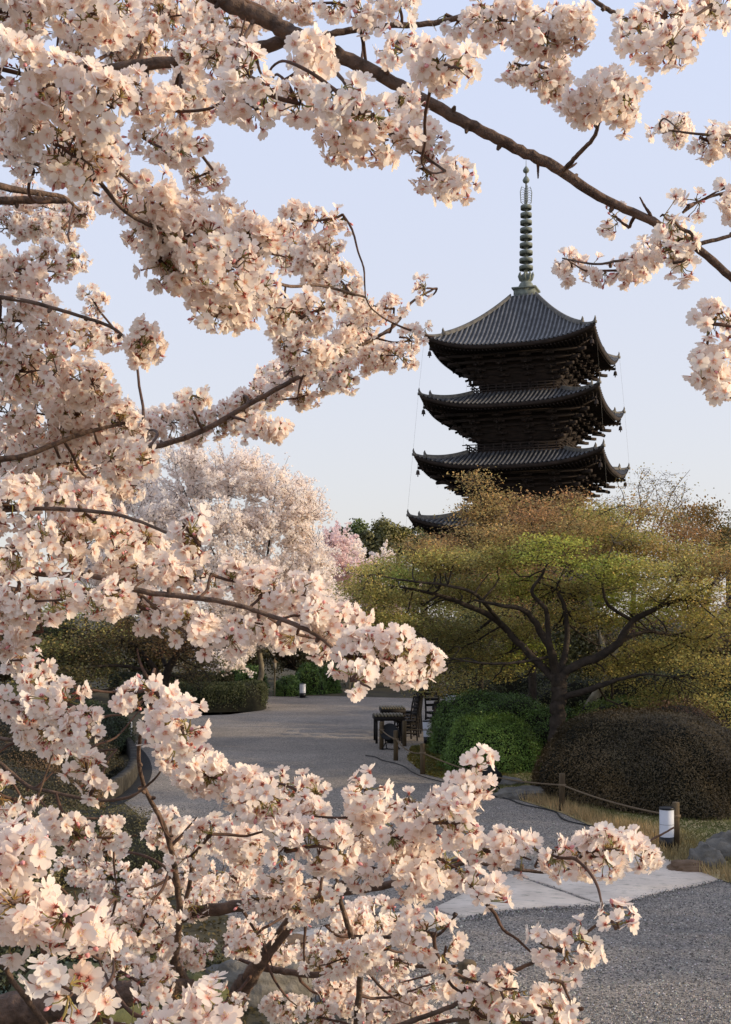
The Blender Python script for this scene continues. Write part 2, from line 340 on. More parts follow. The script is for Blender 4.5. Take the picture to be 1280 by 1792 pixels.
shrub('huge dark brown clipped azalea mound behind the rope fence', (4.38, 18.6, 0), (1.75, 1.15, 1.40), (.085, .062, .028), (.135, .09, .038), n=80000, leaf=.032, pw=2.9, seed=3, amp=.03, fuzz=.02, rzz=radians(-47))
shrub('light green clipped round bush closest to the rope fence', (2.36, 22.7, 0), (.86, .85, .96), (.11, .19, .03), (.19, .30, .055), n=26000, leaf=.04, pw=2.3, seed=4)
shrub('broad green bush rising behind the round one by the chairs', (2.66, 25.2, 0), (1.22, 1.1, 1.17), GR, GR2, n=26000, leaf=.045, seed=5)
shrub('green bush just left of the maple trunk base', (3.65, 24.6, 0), (.75, .7, .98), GR, GR2, n=9000, leaf=.045, seed=6)
shrub('fresh yellow green bush right of the leaning maple trunk', (5.4, 24.5, 0), (1.3, .9, 1.25), (.09, .14, .02), (.17, .22, .03), n=12000, leaf=.05, seed=7, amp=.09)
shrub('dark green bush at the right edge behind the brown mound', (7.6, 24.0, 0), (1.3, 1.1, 1.25), (.025, .05, .014), GR, n=10000, leaf=.05, seed=8, amp=.08)
shrub('rusty topped azalea peeking over the right side of the brown mound', (5.05, 19.6, 0), (.95, .8, 1.32), (.10, .05, .02), (.16, .075, .03), n=12000, leaf=.035, seed=9)
# far bank round shrubs (photo px centre, top, base, half width)
for i, (px, ty, by, hw, lb) in enumerate([
        (505, 1187, 1219, 24, 'small round green shrub left of the short white path lamp far away'), (541, 1162, 1216, 27, 'round green shrub directly behind the far white lamp'),
        (437, 1170, 1214, 28, 'bright green shrub left of the pale cherry trunk'), (355, 1165, 1210, 40, 'yellow green shrub behind the long clipped hedge'),
        (575, 1172, 1214, 20, 'half hidden green shrub at the end of the far bank'), (398, 1172, 1212, 26, 'dull green shrub between hedge and cherry trunk')]):
    Y = F * H / (by - HY); zt = H - (ty - HY) * Y / F; Yc = Y + hw * Y / F
    shrub(lb, ((px - CX) * Yc / F, Yc, 0), (hw * Yc / F, hw * Yc / F, zt), GR if i != 3 else (.08, .12, .02), GR2 if i != 3 else (.15, .18, .03), n=5000, leaf=.07, seed=20 + i, group='round shrubs on the far bank')
# long clipped hedge
def hedge(label, path, hw, h, n, col, col2, seed, leaf=.05):
    path = np.array(path, float); root = thing('clipped_hedge', label, 'hedge', (path[0][0], path[0][1], 0))
    s_ = np.r_[0, np.cumsum(np.linalg.norm(np.diff(path, axis=0), axis=1))]
    def pos(t, a, zz):
        q = np.stack([np.interp(t, s_, path[:, 0]), np.interp(t, s_, path[:, 1])], 1)
        q2 = np.stack([np.interp(t + .05, s_, path[:, 0]), np.interp(t + .05, s_, path[:, 1])], 1); q1 = np.stack([np.interp(t - .05, s_, path[:, 0]), np.interp(t - .05, s_, path[:, 1])], 1)
        d = unit(q2 - q1); nrm = np.stack([-d[:, 1], d[:, 0]], 1); return np.c_[q + nrm * a[:, None], zz], nrm
    prof = lambda u: (np.sign(np.cos(u)) * np.abs(np.cos(u)) ** .35 * hw, np.abs(np.sin(u)) ** .35 * h)
    core = MB(); T = np.linspace(0, s_[-1], 40); U = np.linspace(0, pi, 15); gr = []
    for t in T:
        taper = min(1, ((s_[-1] - t) / .5 + .02)) ** .5 * min(1, (t / .5 + .02)) ** .5; x, z = prof(U); p, _ = pos(np.full(15, t), x * taper * .94, z * .95); gr.append(p)
    core.grid(np.array(gr)); part(core, 'dark_hull', MT['shrub_light_block'], root)  # same added hull, keeps light from passing through the hedge
    t = R.random(n) * s_[-1]; u = R.random(n) * pi; taper = np.minimum(1, (s_[-1] - t) / .5 + .02) ** .5 * np.minimum(1, t / .5 + .02) ** .5
    x, z = prof(u); p, nm = pos(t, (x + R.normal(size=n) * .015) * taper, z + R.normal(size=n) * .015)
    N_ = np.c_[nm * np.sign(x)[:, None] * (np.abs(x) > hw * .8)[:, None], (np.abs(x) <= hw * .8) * 1.] + R.normal(size=(n, 3)) * .6
    k = R.random((n, 1)); lf = MB(); lf.leaves(p, N_, leaf, (np.array(col) * (1 - k) + np.array(col2) * k) * (.6 + .7 * R.random((n, 1))), asp=.5)
    part(lf, 'leaves', MT['leaf_thick'], root)
Yh = 35.5
hedge('long low dark clipped hedge with a rounded end beside the gravel', [(-7.5, 37.2), (-6.3, 36.3), (-5.0, 36.0), (-3.7, 36.4), (-3.45, 37.6)], .55, .84, 42000, (.035, .045, .015), (.08, .09, .03), 1)
hedge('dark flat topped hedge behind the long rounded one', [(-8.6, 40.5), (-6.6, 39.8), (-4.4, 40.2)], .6, .95, 16000, (.025, .03, .012), (.06, .065, .024), 2, .06)
# left bed: curved stone curb, low azaleas
curbpx = [(205, 1296), (228, 1312), (240, 1330), (243, 1350), (234, 1372), (212, 1393), (175, 1412), (120, 1432), (40, 1458), (-80, 1490)]
cp = np.array([G(a, b)[:2] for a, b in curbpx])
tt = np.linspace(0, len(cp) - 1, 60); cx = np.interp(tt, range(len(cp)), cp[:, 0]); cy = np.interp(tt, range(len(cp)), cp[:, 1])
for _ in range(4): cx[1:-1] = (cx[:-2] + cx[1:-1] + cx[2:]) / 3; cy[1:-1] = (cy[:-2] + cy[1:-1] + cy[2:]) / 3
cl = np.c_[cx, cy]; dd = unit(np.gradient(cl, axis=0)); nn = np.c_[dd[:, 1], -dd[:, 0]]
if (nn[20] @ np.array([1, 0])) > 0: nn = -nn
ti = np.linspace(0, 59, 420); cl2 = np.c_[np.interp(ti, range(60), cl[:, 0]), np.interp(ti, range(60), cl[:, 1])]; nn2 = unit(np.c_[np.interp(ti, range(60), nn[:, 0]), np.interp(ti, range(60), nn[:, 1])])
sl_ = np.r_[0, np.cumsum(np.linalg.norm(np.diff(cl2, axis=0), axis=1))]; blk = (sl_ / .42); jo = (np.abs(blk - np.round(blk)) < .06) * .045; bh = np.sin(np.floor(blk + .5) * 12.9) * .018
curb = MB(); sec = [(0, -.02), (-.008, .09), (0, .17), (-.006, .262), (.006, .275), (.13, .28), (.14, -.02)]
curb.grid(np.array([[[*(cl2[i] + nn2[i] * (a + (jo[i] + bh[i] * .7 + R.normal() * .006) * (1 if a < .1 else -.3))), z + (bh[i] - jo[i] + R.normal() * .004 if z > .2 else 0)] for a, z in sec] for i in range(420)]))
tag(curb.build('stone_curb', mat('curb_stone', (.020, .018, .015), .95, col2=(.065, .058, .048), scale=7, bump=1, bscale=22)), 'curved low stone curb holding the left planting bed', 'curb')
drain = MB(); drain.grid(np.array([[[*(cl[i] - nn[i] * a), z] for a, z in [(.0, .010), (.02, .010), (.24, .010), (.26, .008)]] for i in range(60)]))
tag(drain.build('drain_channel', mat('dark_stone', (.012, .012, .012), .85, .5, scale=12, bump=.6)), 'dark drain channel along the foot of the curved curb', 'drain', kind='structure')  # flat strip in a near-black stone tone
shrub('dark rounded shrub at the tip of the left bed above the lamp', (-5.75, 25.2, .1), (.72, 1.6, .98), (.03, .045, .014), (.06, .08, .025), n=16000, leaf=.045, seed=31)
for i, (x, y, rx, ry, z, lb) in enumerate([(-5.6, 21.0, 1.25, 1.5, .80, 'low brown azalea mound just inside the curved curb'), (-7.5, 22.5, 1.6, 2.0, 1.05, 'brown azalea mound at the left edge of the bed'),
        (-5.2, 17.4, 1.35, 1.4, .62, 'low rusty azalea mound at the near end of the bed'), (-7.2, 18.2, 1.2, 1.6, .9, 'taller dull azalea left of the rusty mound')]):
    shrub(lb, (x, y, .0), (rx, ry, z), (.065, .055, .022), (.17, .10, .045), n=20000, leaf=.035, seed=33 + i, name='azalea_shrub', group='low azaleas in the left bed')
# near bank below the camera: rocks and low plants
def rock(label, c, r, seed, col='rock'):
    a, b = 34, 60; ph = np.linspace(0.001, pi - .001, a); th = np.linspace(0, 2 * pi, b)
    U = np.stack([np.sin(ph)[:, None] * np.cos(th), np.sin(ph)[:, None] * np.sin(th), np.repeat(np.cos(ph)[:, None], b, 1)], -1).reshape(-1, 3)
    U8 = unit(np.sign(U) * np.abs(U) ** .75); V = U8 * (1 + lump(U, .10, 2.0, seed) + np.abs(lump(U, .07, 5, seed + 2)) + lump(U, .018, 16, seed + 1))[:, None] * np.array(r)
    mb = MB(); mb.grid(V.reshape(a, b, 3)); o = mb.build('rock', MT[col], None, True); o.location = c
    return tag(o, label, 'rock')
mat('rock', (.07, .065, .058), .9, col2=(.20, .18, .15), scale=5, bump=.8, bscale=25)
mat('rock_brown', (.10, .06, .035), .9, col2=(.20, .13, .08), scale=5, bump=.8, bscale=25)
mat('rock_moss', (.030, .036, .016), 1, col2=(.10, .10, .042), scale=4, bump=.8, bscale=30)
rock('brown flat rock at the foot of the near white lamp', (*G(1205, 1524)[:2], -.02), (.26, .15, .12), 1, 'rock_brown')
rock('grey mossy rock beside the pointed stone slab', (*G(1232, 1516)[:2], .02), (.2, .2, .24), 2)
rock('large grey rock at the right edge under the dry grass', (*G(1290, 1500)[:2], .05), (.35, .3, .26), 3)
rock('grey flat rock under the left side of the brown mound', (*G(925, 1395)[:2], .02), (.45, .3, .14), 4)
rock('small grey rock at the far edge of the brown mound', (*G(880, 1372)[:2], .02), (.3, .25, .1), 5)
for i, (px, py, r_) in enumerate([(270, 1720, .38), (450, 1740, .4), (520, 1700, .3), (330, 1760, .34), (140, 1790, .5), (620, 1770, .25)]):
    rock(['mossy green rock below the low limbs at lower left', 'grey boulder under the forked cherry limb', 'brownish rock at the gravel edge under blossom', 'mossy low rock near the forked limb',
          'large mossy rock at the bottom left corner', 'small rock at the bottom edge under blossom'][i], (*G(px, py)[:2], .05), (r_, r_ * .8, r_ * .6), 11 + i, ['rock_moss', 'rock', 'rock_brown', 'rock_moss', 'rock_moss', 'rock'][i])
for i, (x, y, rx, ry, z, lb) in enumerate([(-3.35, 14.3, .95, 1.3, .5, 'olive ground shrub behind the lower left blossom'), (-4.6, 13.0, 1.6, 1.8, .9, 'brown shrub behind the blossom at the left edge'),
        (-2.6, 9.7, .8, .8, .45, 'grey green shrub between mossy rocks'), (-3.6, 9.9, 1.0, 1.2, .7, 'dark green shrub at the lower left corner'), (-1.6, 9.2, .45, .5, .28, 'small pale green shrub by the boulder')]):
    shrub(lb, (x, y, 0), (rx, ry, z), (.06, .065, .02), (.16, .13, .05) if i != 2 else (.13, .17, .12), n=14000, leaf=.03, seed=50 + i, name='low_shrub', amp=.1, fuzz=.05, group='low shrubs on the near bank')

lt = MB(); n = 16000; q = R.random((n, 2)); Pn = np.c_[-7 + 7.2 * q[:, 0], 7.5 + 9 * q[:, 1], np.full(n, .012)]; k = ~in_poly(Pn[:, 0], Pn[:, 1], pts); Pn = Pn[k]
lt.leaves(Pn, R.normal(size=(len(Pn), 3)) * .6 + [0, 0, 1], .05, np.array([[.13, .10, .04]]) * (.4 + 1.1 * R.random((len(Pn), 1))) * np.array([[1, 1, 1]]), asp=.6)
tag(lt.build('leaf_litter', MT['leaf']), 'brown and green leaf litter and low weeds over the near planted bank', 'leaf litter', kind='stuff')

mat('pebble', (1, 1, 1), .85, .05, attr=True)
t8 = MB(); t8.add([[1, 0, 0], [-1, 0, 0], [0, 1, 0], [0, -1, 0], [0, 0, 1], [0, 0, -1]], [[0, 2, 4], [2, 1, 4], [1, 3, 4], [3, 0, 4], [2, 0, 5], [1, 2, 5], [3, 1, 5], [0, 3, 5]])
n = 42000; Yp = 8.2 + 10 * R.random(n) ** 1.6; Xp = (-.2 + .52 * R.random(n)) * Yp; ok = in_poly(Xp, Yp, pts) ; Pp = np.c_[Xp, Yp, np.full(n, .006)][ok]
sl = [G(*q)[:2] for q in [(1262, 1541), (1160, 1562), (1064, 1586), (980, 1590), (868, 1598), (815, 1610)]]
for a_, b_ in zip(sl[:-1], sl[1:]): t_ = R.random((260, 1)); Pp = np.vstack([Pp, np.c_[a_ * (1 - t_) + b_ * t_ + R.normal(size=(260, 2)) * .05 - [0, .03], np.full(260, .016)]])
k = len(Pp); g_ = (.08 + .5 * R.random((k, 1)) ** 2.2); cc = g_ * (np.array([[1.05, .97, .88]]) + R.normal(size=(k, 3)) * .05)
V = t8.template().v; Rm = rotz_to_(R.normal(size=(k, 3))) if False else np.linalg.qr(R.normal(size=(k, 3, 3)))[0]
S3 = (.004 + .007 * R.random((k, 1)) ** 2) * (.7 + .6 * R.random((k, 3)))
W = np.einsum('vj,nj,nij->nvi', V, S3, Rm) + Pp[:, None]
pb = MB(); fc = t8.T[0][0]; pb.add(W.reshape(-1, 3), (fc[None] + (np.arange(k) * 6)[:, None, None]).reshape(-1, 3), 0, np.repeat(cc, 6, 0))
tag(pb.build('gravel', MT['pebble']), 'loose grey and tan gravel stones scattered over the path', 'gravel', kind='stuff')
# ---------------- pagoda ----------------
mat('roof_bed', (.018, .018, .020), .6, col2=(.035, .034, .034), scale=1.5)
mat('roof_tile', (.05, .05, .054), .42, col2=(.15, .15, .155), scale=1.5, bump=.25, bscale=8, spec=.5)
mat('ridge_tile', (.07, .066, .06), .6, col2=(.17, .155, .13), scale=2.5, bump=.3)
mat('old_timber', (.013, .010, .009), .85, col2=(.050, .034, .027), scale=1.2, bump=.2, stretch=(1, 1, 6))
mat('red_timber', (.07, .026, .018), .8, col2=(.13, .05, .03), scale=2)
mat('pale_plaster', (.16, .15, .13), .9, col2=(.26, .24, .21), scale=2)
mat('bronze', (.095, .108, .092), .7, col2=(.20, .228, .195), scale=3, bump=.2, spec=.5)
PD = 140.0; pc = np.array([(921 - CX) * PD / F, PD, 0]); PRZ = radians(-19.5)
pg = thing('pagoda', 'tall dark wooden five storey pagoda with tiled roofs and a green bronze spire', 'pagoda', pc, PRZ)
def rot(V, k):
    a = k * pi / 2; V = np.asarray(V); return np.stack([V[..., 0] * cos(a) - V[..., 1] * sin(a), V[..., 0] * sin(a) + V[..., 1] * cos(a), V[..., 2]], -1)
def pbuild(mb, name, mats, par=None, smooth=False): return mb.build(name, mats, pg if par is None else par, smooth)
EE = [9.4, 9.95, 10.45, 10.95, 11.5]; TIP = [34.1, 27.5, 20.7, 13.9, 7.6]; II = [1.35, 5.0, 5.45, 5.9, 6.3]; BB = [4.1, 4.5, 4.9, 5.3, 5.7]
LIFT = 1.5
for i in range(5):
    E, I, ze, B = EE[i], II[i], TIP[i] - LIFT, BB[i]
    rise = 39.9 - ze if i == 0 else 2.15
    pw = 1.32 if i == 0 else 1.2
    def S(x, v, dz=0.):       # a point on the -Y roof plane; x lateral metres, v 0..1 from top to eave
        wv = I + (E - I) * v; u = np.clip(x / wv, -1, 1)
        z = ze + rise * np.clip(1 - v, 0, 1) ** pw + LIFT * np.abs(u) ** 3.0 * v ** 2.0 + dz
        return np.stack([x + 0 * v, -wv + 0 * x, z], -1)
    rf = MB(); ribs = MB(); und = MB(); raf = MB(); br = MB(); rd = MB()
    vv = np.linspace(0, 1, 12); uu = np.linspace(-1, 1, 33)
    for k in range(4):
        Wv = I + (E - I) * vv
        V = np.array([[S(u * wv_, v) for u in uu] for v, wv_ in zip(vv, Wv)]); rf.grid(rot(V, k))
        # eave edge and its underside
        e1 = S(uu * E, np.ones(33)); e2 = e1 + [0, .03, -.26]; e3 = e1 * [.985, .985, 1] + [0, 0, -.42]
        e4 = e1 * [.80, .80, 1]; e4[:, 2] = ze - .25 + (e1[:, 2] - ze) * .35; e5 = e1 * [(B + 1.6) / E] * 1.0; e5 = np.c_[uu * (B + 1.6), np.full(33, -(B + 1.6)), np.full(33, ze - .35)]
        und.grid(rot(np.array([e1, e2, e3, e4, e5]), k))
        # tile ribs
        sp = .50; nx = int(E / sp)
        for q in range(-nx, nx + 1):
            x = q * sp; v0 = max(0., (abs(x) - I) / (E - I)); 
            if v0 > .985: continue
            vq = np.linspace(v0, 1.004, max(3, int(11 * (1 - v0)) + 2)); p = S(np.full(len(vq), x), vq)
            r_ = .12; L_ = np.stack([p + [-r_, 0, -.01], p + [-r_ * .6, 0, r_], p + [r_ * .6, 0, r_], p + [r_, 0, -.01]], 0)
            ribs.grid(rot(L_, k))
        # hip ridge, in two steps with upturned end tiles
        for va, vb, hh, ww in ((.02, .80, .42, .17), (.5, 1.0, .26, .13)):
            vq = np.linspace(va, vb, 14); wv_ = I + (E - I) * vq; p = S(wv_, vq); d = unit(np.array([1, 1, 0.]))
            sec = [(-ww, -.1), (-ww, hh * .7), (0, hh), (ww, hh * .7), (ww, -.1)]
            gr = np.stack([p + np.array([d[0] * a, d[1] * a, b]) for a, b in sec], 0); rd.grid(rot(gr, k))
            e = p[-1]; dirv = unit(np.array([1, -1, 0.]))
            horn = np.array([e + dirv * t + [0, 0, hh * .5 + h_] for t, h_ in ((-.15, 0), (.0, .12), (.08, .38), (.05, .62))])
            rd.tube(rot(horn, k), [ww * 1.25, ww * 1.2, ww * .8, .03], 5)
            rd.box(rot(e + [0, 0, hh * .3], k), (.17, .17, hh * .55), PRZ * 0 + pi / 4 + k * pi / 2)
        # rafters, two tiers
        for q in range(-int((E - .5) / .42), int((E - .5) / .42) + 1):
            x = q * .42; u = abs(x) / E; zz = ze - .5 + LIFT * u ** 3.6
            y0 = -max(B + 1.7, abs(x)); 
            if E - .25 + y0 > .4:
                a = np.array([x, y0, ze - .42 + (zz - ze + .5) * .2]); b_ = np.array([x, -(E - .25), zz]); m_ = (a + b_) / 2; hl = np.linalg.norm(b_ - a) / 2
                raf.tube(rot(np.array([a, b_]), k), .085, 4)
        # bracket tiers
        zt = ze - .45
        for j in range(5):
            h_ = B + .15 + j * .78; z = zt - 2.7 + j * .58
            br.box(rot([0, -h_, z + .2], k), (h_ + .25, .12, .14), k * pi / 2)
            cols = [-1, -.36, .36, 1]
            for cc in cols:
                xx = cc * (B - .1)
                br.box(rot([xx, -(h_ + .1), z - .08], k), (.15, .55, .13), k * pi / 2); br.box(rot([xx, -h_, z - .05], k), (.62, .14, .12), k * pi / 2)
                for s_ in (-.5, 0, .5): br.box(rot([xx + s_, -h_, z + .07], k), (.13, .17, .07), k * pi / 2)
            br.box(rot([h_ + .25, -(h_ + .25), z], k), (.18, .75, .16), k * pi / 2 + pi / 4)
        # long tail rafters under the corner and at the columns
        br.tube(rot(np.array([[B, -B, zt - .3], [E - 2.0, -(E - 2.0), zt - 1.05]]), k), .2, 4)
        br.tube(rot(np.array([[B + 1, -B - 1, zt + .2], [E - .35, -(E - .35), zt + .55]]), k), .17, 4)
        for cc in (-1, -.36, .36, 1):
            br.tube(rot(np.array([[cc * B, -B, zt - .35], [cc * B, -(B + 3.6), zt - 1.25]]), k), .15, 4)
            br.tube(rot(np.array([[cc * B, -B, zt - 1.2], [cc * B, -(B + 2.4), zt - 1.85]]), k), .14, 4)
        # dark boards closing the bracket zone
        sh = np.array([[[s * (B + .1), -(B + .1), zt - 3.0] for s in (-1, 1)], [[s * (B + 1.6), -(B + 1.6), zt - 1.3] for s in (-1, 1)], [[s * (B + 1.75), -(B + 1.75), zt + .15] for s in (-1, 1)]])
        br.grid(rot(sh, k))
    r_o = pbuild(rf, 'roof', MT['roof_bed'], smooth=True)
    pbuild(ribs, 'roof_tiles', MT['roof_tile'], r_o); pbuild(rd, 'hip_ridge', MT['ridge_tile'], r_o); pbuild(und, 'eaves', MT['old_timber'], r_o)
    pbuild(raf, 'rafters', MT['old_timber'], r_o)
    pbuild(br, 'brackets', MT['old_timber'])
    # wind bells
    for k in range(4):
        bl = MB(); q = rot([E - .35, -(E - .35), ze + .55], k); bl.tube([q, q - [0, 0, .75]], .03, 4)
        bl.lathe([(0, .5), (.13, .48), (.2, .3), (.22, .05), (.27, 0), (.0, .02)], q - [0, 0, 1.2], 10); bl.tube([q - [0, 0, 1.2], q - [0, 0, 1.45]], .06, 4)
        pbuild(bl, 'wind_bell', MT['old_timber'])
    # body: columns, beams, boards, doors
    zb = (TIP[i + 1] - LIFT + 1.6) if i < 4 else 1.0; ztop = ze - 3.0
    bd = MB(); dr = MB(); pl = MB()
    bd.box([0, 0, (zb + ztop) / 2 + .2], (B - .15, B - .15, (ztop - zb) / 2 + .4))
    for k in range(4):
        for cc in (-1, -.36, .36, 1): bd.tube(rot(np.array([[cc * B, -B, zb], [cc * B, -B, ztop + .2]]), k), .24, 10)
        for zz in (zb + .5, ztop - .1, ztop - .7): bd.box(rot([0, -(B - .02), zz], k), (B + .1, .16, .1), k * pi / 2)
        dr.box(rot([0, -(B - .08), (zb + ztop) / 2], k), (.36 * B - .25, .06, (ztop - zb) / 2 - .5), k * pi / 2)
        for cc in (-.68, .68): pl.box(rot([cc * B, -(B - .1), (zb + ztop) / 2 - .1], k), (.3 * B - .2, .05, max(.2, (ztop - zb) / 2 - .75)), k * pi / 2)
    b_o = pbuild(bd, 'body', MT['old_timber']); pbuild(dr, 'door', MT['old_timber'], b_o); pbuild(pl, 'lattice_window', MT['old_timber'], b_o)
    # balcony with railing
    zq = TIP[i + 1] - LIFT + 2.05 if i < 4 else 1.0
    rl = MB(); h_ = II[i + 1] + .25 if i < 4 else 6.6
    rl.box([0, 0, zq], (h_, h_, .13))
    for k in range(4):
        rl.box(rot([0, -h_, zq - .22], k), (h_ + .15, .12, .1), k * pi / 2)
        for zz, ov in ((.32, .12), (.62, .12), (.95, .5)): rl.box(rot([0, -h_ + .1, zq + zz], k), (h_ + ov, .055, .05), k * pi / 2)
        for q in np.linspace(-1, 1, 12): rl.box(rot([q * (h_ - .1), -h_ + .1, zq + .5], k), (.06, .06, .45), k * pi / 2)
    pbuild(rl, 'balcony', MT['old_timber'])
ba = MB(); ba.box([0, 0, .5], (8.2, 8.2, .5)); ba.box([0, 0, .15], (9, 9, .15))
pbuild(ba, 'stone_base', MT['curb_stone'] if 'curb_stone' in MT else MT['rock'])
# spire
bx = MB(); bx.box([0, 0, 40.2], (1.22, 1.22, .55)); bx.box([0, 0, 40.8], (1.42, 1.42, .09)); bx.box([0, 0, 39.75], (1.4, 1.4, .12))
sp_o = pbuild(bx, 'spire', MT['bronze'])
ax = MB(); ax.tube([[0, 0, 40.8], [0, 0, 54.6]], [.2, .08], 8); pbuild(ax, 'mast', MT['bronze'], sp_o)
dm = MB(); dm.lathe([(.1, 40.9), (.92, 40.9), (.9, 41.2), (.7, 41.6), (.4, 41.8), (.35, 41.95)], n=20)
for q in range(8):
    a = q * pi / 4; d = np.array([cos(a), sin(a), 0]); dm.tube([d * .35 + [0, 0, 41.9], d * .62 + [0, 0, 42.05], d * .85 + [0, 0, 42.5], d * .8 + [0, 0, 42.85]], [.2, .24, .15, .04], 5)
dm.lathe([(.3, 41.9), (.6, 42.1), (.66, 42.4), (.35, 42.7)], n=16)
pbuild(dm, 'lotus_dome', MT['bronze'], sp_o)
for q in range(9):
    zr = 43.35 + q * .882; rr = .80 - q * .020; rg = MB()
    rg.lathe([(rr * .78, zr - .2), (rr, zr - .22), (rr * 1.02, zr + .16), (rr * .97, zr + .22), (rr * .78, zr + .2), (rr * .78, zr - .2)], n=24); rg.lathe([(.16, zr - .34), (.30, zr - .2), (.30, zr + .2), (.16, zr + .34)], n=10)
    for j in range(6): a = j * pi / 3; rg.box([cos(a) * rr * .5, sin(a) * rr * .5, zr], (rr * .3, .05, .12), a)
    pbuild(rg, 'spire_ring', MT['bronze'], sp_o)
fl = MB()
for a in (0, pi / 2, pi, 3 * pi / 2):
    d = np.array([cos(a + .5), sin(a + .5), 0])
    fl.tube([d * .1 + [0, 0, 50.6], d * .62 + [0, 0, 51.0], d * .7 + [0, 0, 52.2], d * .5 + [0, 0, 52.9]], [.03, .05, .05, .02], 4)
    for z in np.arange(50.9, 52.6, .28): fl.tube([d * .12 + [0, 0, z], d * .38 + [0, 0, z + .2], d * .66 + [0, 0, z + .05]], .03, 3)
pbuild(fl, 'water_flame', MT['bronze'], sp_o)
jw = MB()
for zc, r_ in ((53.6, .42), (54.75, .38)): jw.lathe([(.05, zc - r_), (r_ * .8, zc - r_ * .55), (r_, zc), (r_ * .7, zc + r_ * .6), (.06, zc + r_ * 1.3)], n=12)
jw.tube([[0, 0, 55.0], [0, 0, 56.0]], [.05, .02], 4); pbuild(jw, 'jewel', MT['bronze'], sp_o)
# thin lightning conductors from the corners
wr = MB()
for k in range(4):
    p = [rot([EE[i] + .1, -(EE[i] + .1), TIP[i] + .1], k) for i in range(5)]; wr.tube(np.array([*p, rot([11.9, -11.9, 0], k)]), .009, 3)
pbuild(wr, 'conductor_wire', MT['pale_plaster'])
# ---------------- lamps, rope fence, furniture ----------------
mat('lamp_white', (.62, .64, .70), .45, .04, spec=.5); mat('lamp_black', (.008, .008, .010), .4, .2)
mat('post_wood', (.06, .040, .022), .85, col2=(.14, .10, .055), scale=14, bump=.5, stretch=(1, 1, .2)); mat('post_top', (.20, .15, .09), .85, .3, scale=30)
mat('rope', (.16, .115, .07), .95, .3, scale=120, bump=.5)
mat('dark_chair', (.010, .007, .006), .75, .4, scale=10); mat('slat_wood', (.13, .11, .07), .7, .3, scale=8)
mat('black_metal', (.006, .006, .007), .85, .2, spec=.5); mat('cable', (.010, .010, .012), .5, .2)
def lamp(label, px, py, h=.54, r=.09, tilt=0):
    g = G(px, py); root = thing('path_lamp', label, 'lamp', (g[0], g[1], 0), group='white and black path lamps')
    root.rotation_euler = (0, tilt, 0)
    b = MB(); b.lathe([(0, .0), (r * 1.0, .0), (r * 1.0, h * .34), (r * .9, h * .345)], n=24); b.lathe([(0, .012), (r * 1.9, .012), (r * 1.9, .0)], n=20); b.build('base', MT['lamp_black'], root, True)
    s = MB(); s.lathe([(r * .97, h * .34), (r * .97, h * .965)], n=24); s.build('shade', MT['lamp_white'], root, True)
    t = MB(); t.lathe([(r * 1.0, h * .955), (r * 1.03, h * .96), (r * 1.03, h), (r * .9, h + .004), (0, h + .004)], n=24); t.lathe([(r * .99, h * .62), (r * .99, h * .626)], n=24); t.build('cap', MT['lamp_black'], root)
lamp('near white cylinder path lamp with black base at the lawn corner', 1167, 1490)
lamp('white path lamp leaning slightly beside the green bushes and chairs', 750, 1303, .54, .10, -.06)
lamp('white path lamp by the tip of the left curved curb', 225, 1303)
lamp('tiny white path lamp far away before the round shrubs', 530, 1221, .5, .11)
# thin wooden lantern post far away
g = G(481, 1219); r_ = thing('garden_lantern', 'thin pole lantern with a pointed cap by the small round shrub', 'lantern', (g[0], g[1], 0))
a = MB(); a.tube([[0, 0, 0], [0, 0, 1.0]], .03, 6); a.build('pole', MT['slat_wood'], r_); a = MB(); a.box([0, 0, 1.1], (.06, .06, .11)); a.build('lantern_box', MT['pale_plaster'], r_); a = MB(); a.lathe([(.12, 1.21), (.02, 1.32), (0, 1.38)], n=4); a.build('lantern_cap', MT['post_wood'], r_)
# rope fence
posts = [(708, 1306, .56), (668, 1312, .6), (693, 1331, .6), (740, 1355, .56), (984, 1420, .56), (1183, 1489, .60)]
rf = thing('rope_fence', 'low wooden post and rope fence along the lawn edge', 'fence', (G(984, 1420)[0], G(984, 1420)[1], 0)); tops = []
for px, py, h in posts:
    g = G(px, py); m = MB(); m.lathe([(.0, 0), (.047, 0), (.046, h - .01), (.040, h), (0, h)], (g[0], g[1], 0), 12)
    part(m, 'post', MT['post_wood'], rf, True); tops.append(np.array([g[0], g[1], h - .17]))
m = MB()
def sag(a, b, s, n=14):
    t = np.linspace(0, 1, n)[:, None]; p = a * (1 - t) + b * t; p[:, 2] -= (s * 4 * t * (1 - t))[:, 0]; return p
endp = np.array([8.2, 12.8, .42])
for a, b, s in ((tops[1], tops[2], .03), (tops[2], tops[3], .10), (tops[3], tops[4], .12), (tops[4], tops[5], .05), (tops[0], np.array([1.9, 26.6, .4]), .04)): 
    m.tube(sag(a, b, s), .013, 6)
for t_ in tops[1:]: m.lathe([(.05, -.02), (.062, -.01), (.062, .01), (.05, .02)], t_, 12)
part(m, 'rope', MT['rope'], rf)
p = P(818, 1686, 6.2); m = MB(); m.lathe([(0, 0), (.052, 0), (.048, p[2]), (.04, p[2] + .012), (0, p[2] + .012)], (0, 0, 0), 12)
o = m.build('support_post', MT['post_wood'], None, True); o.location = (p[0], p[1], 0); tag(o, 'upright round wooden support post behind the bottom blossom', 'post')
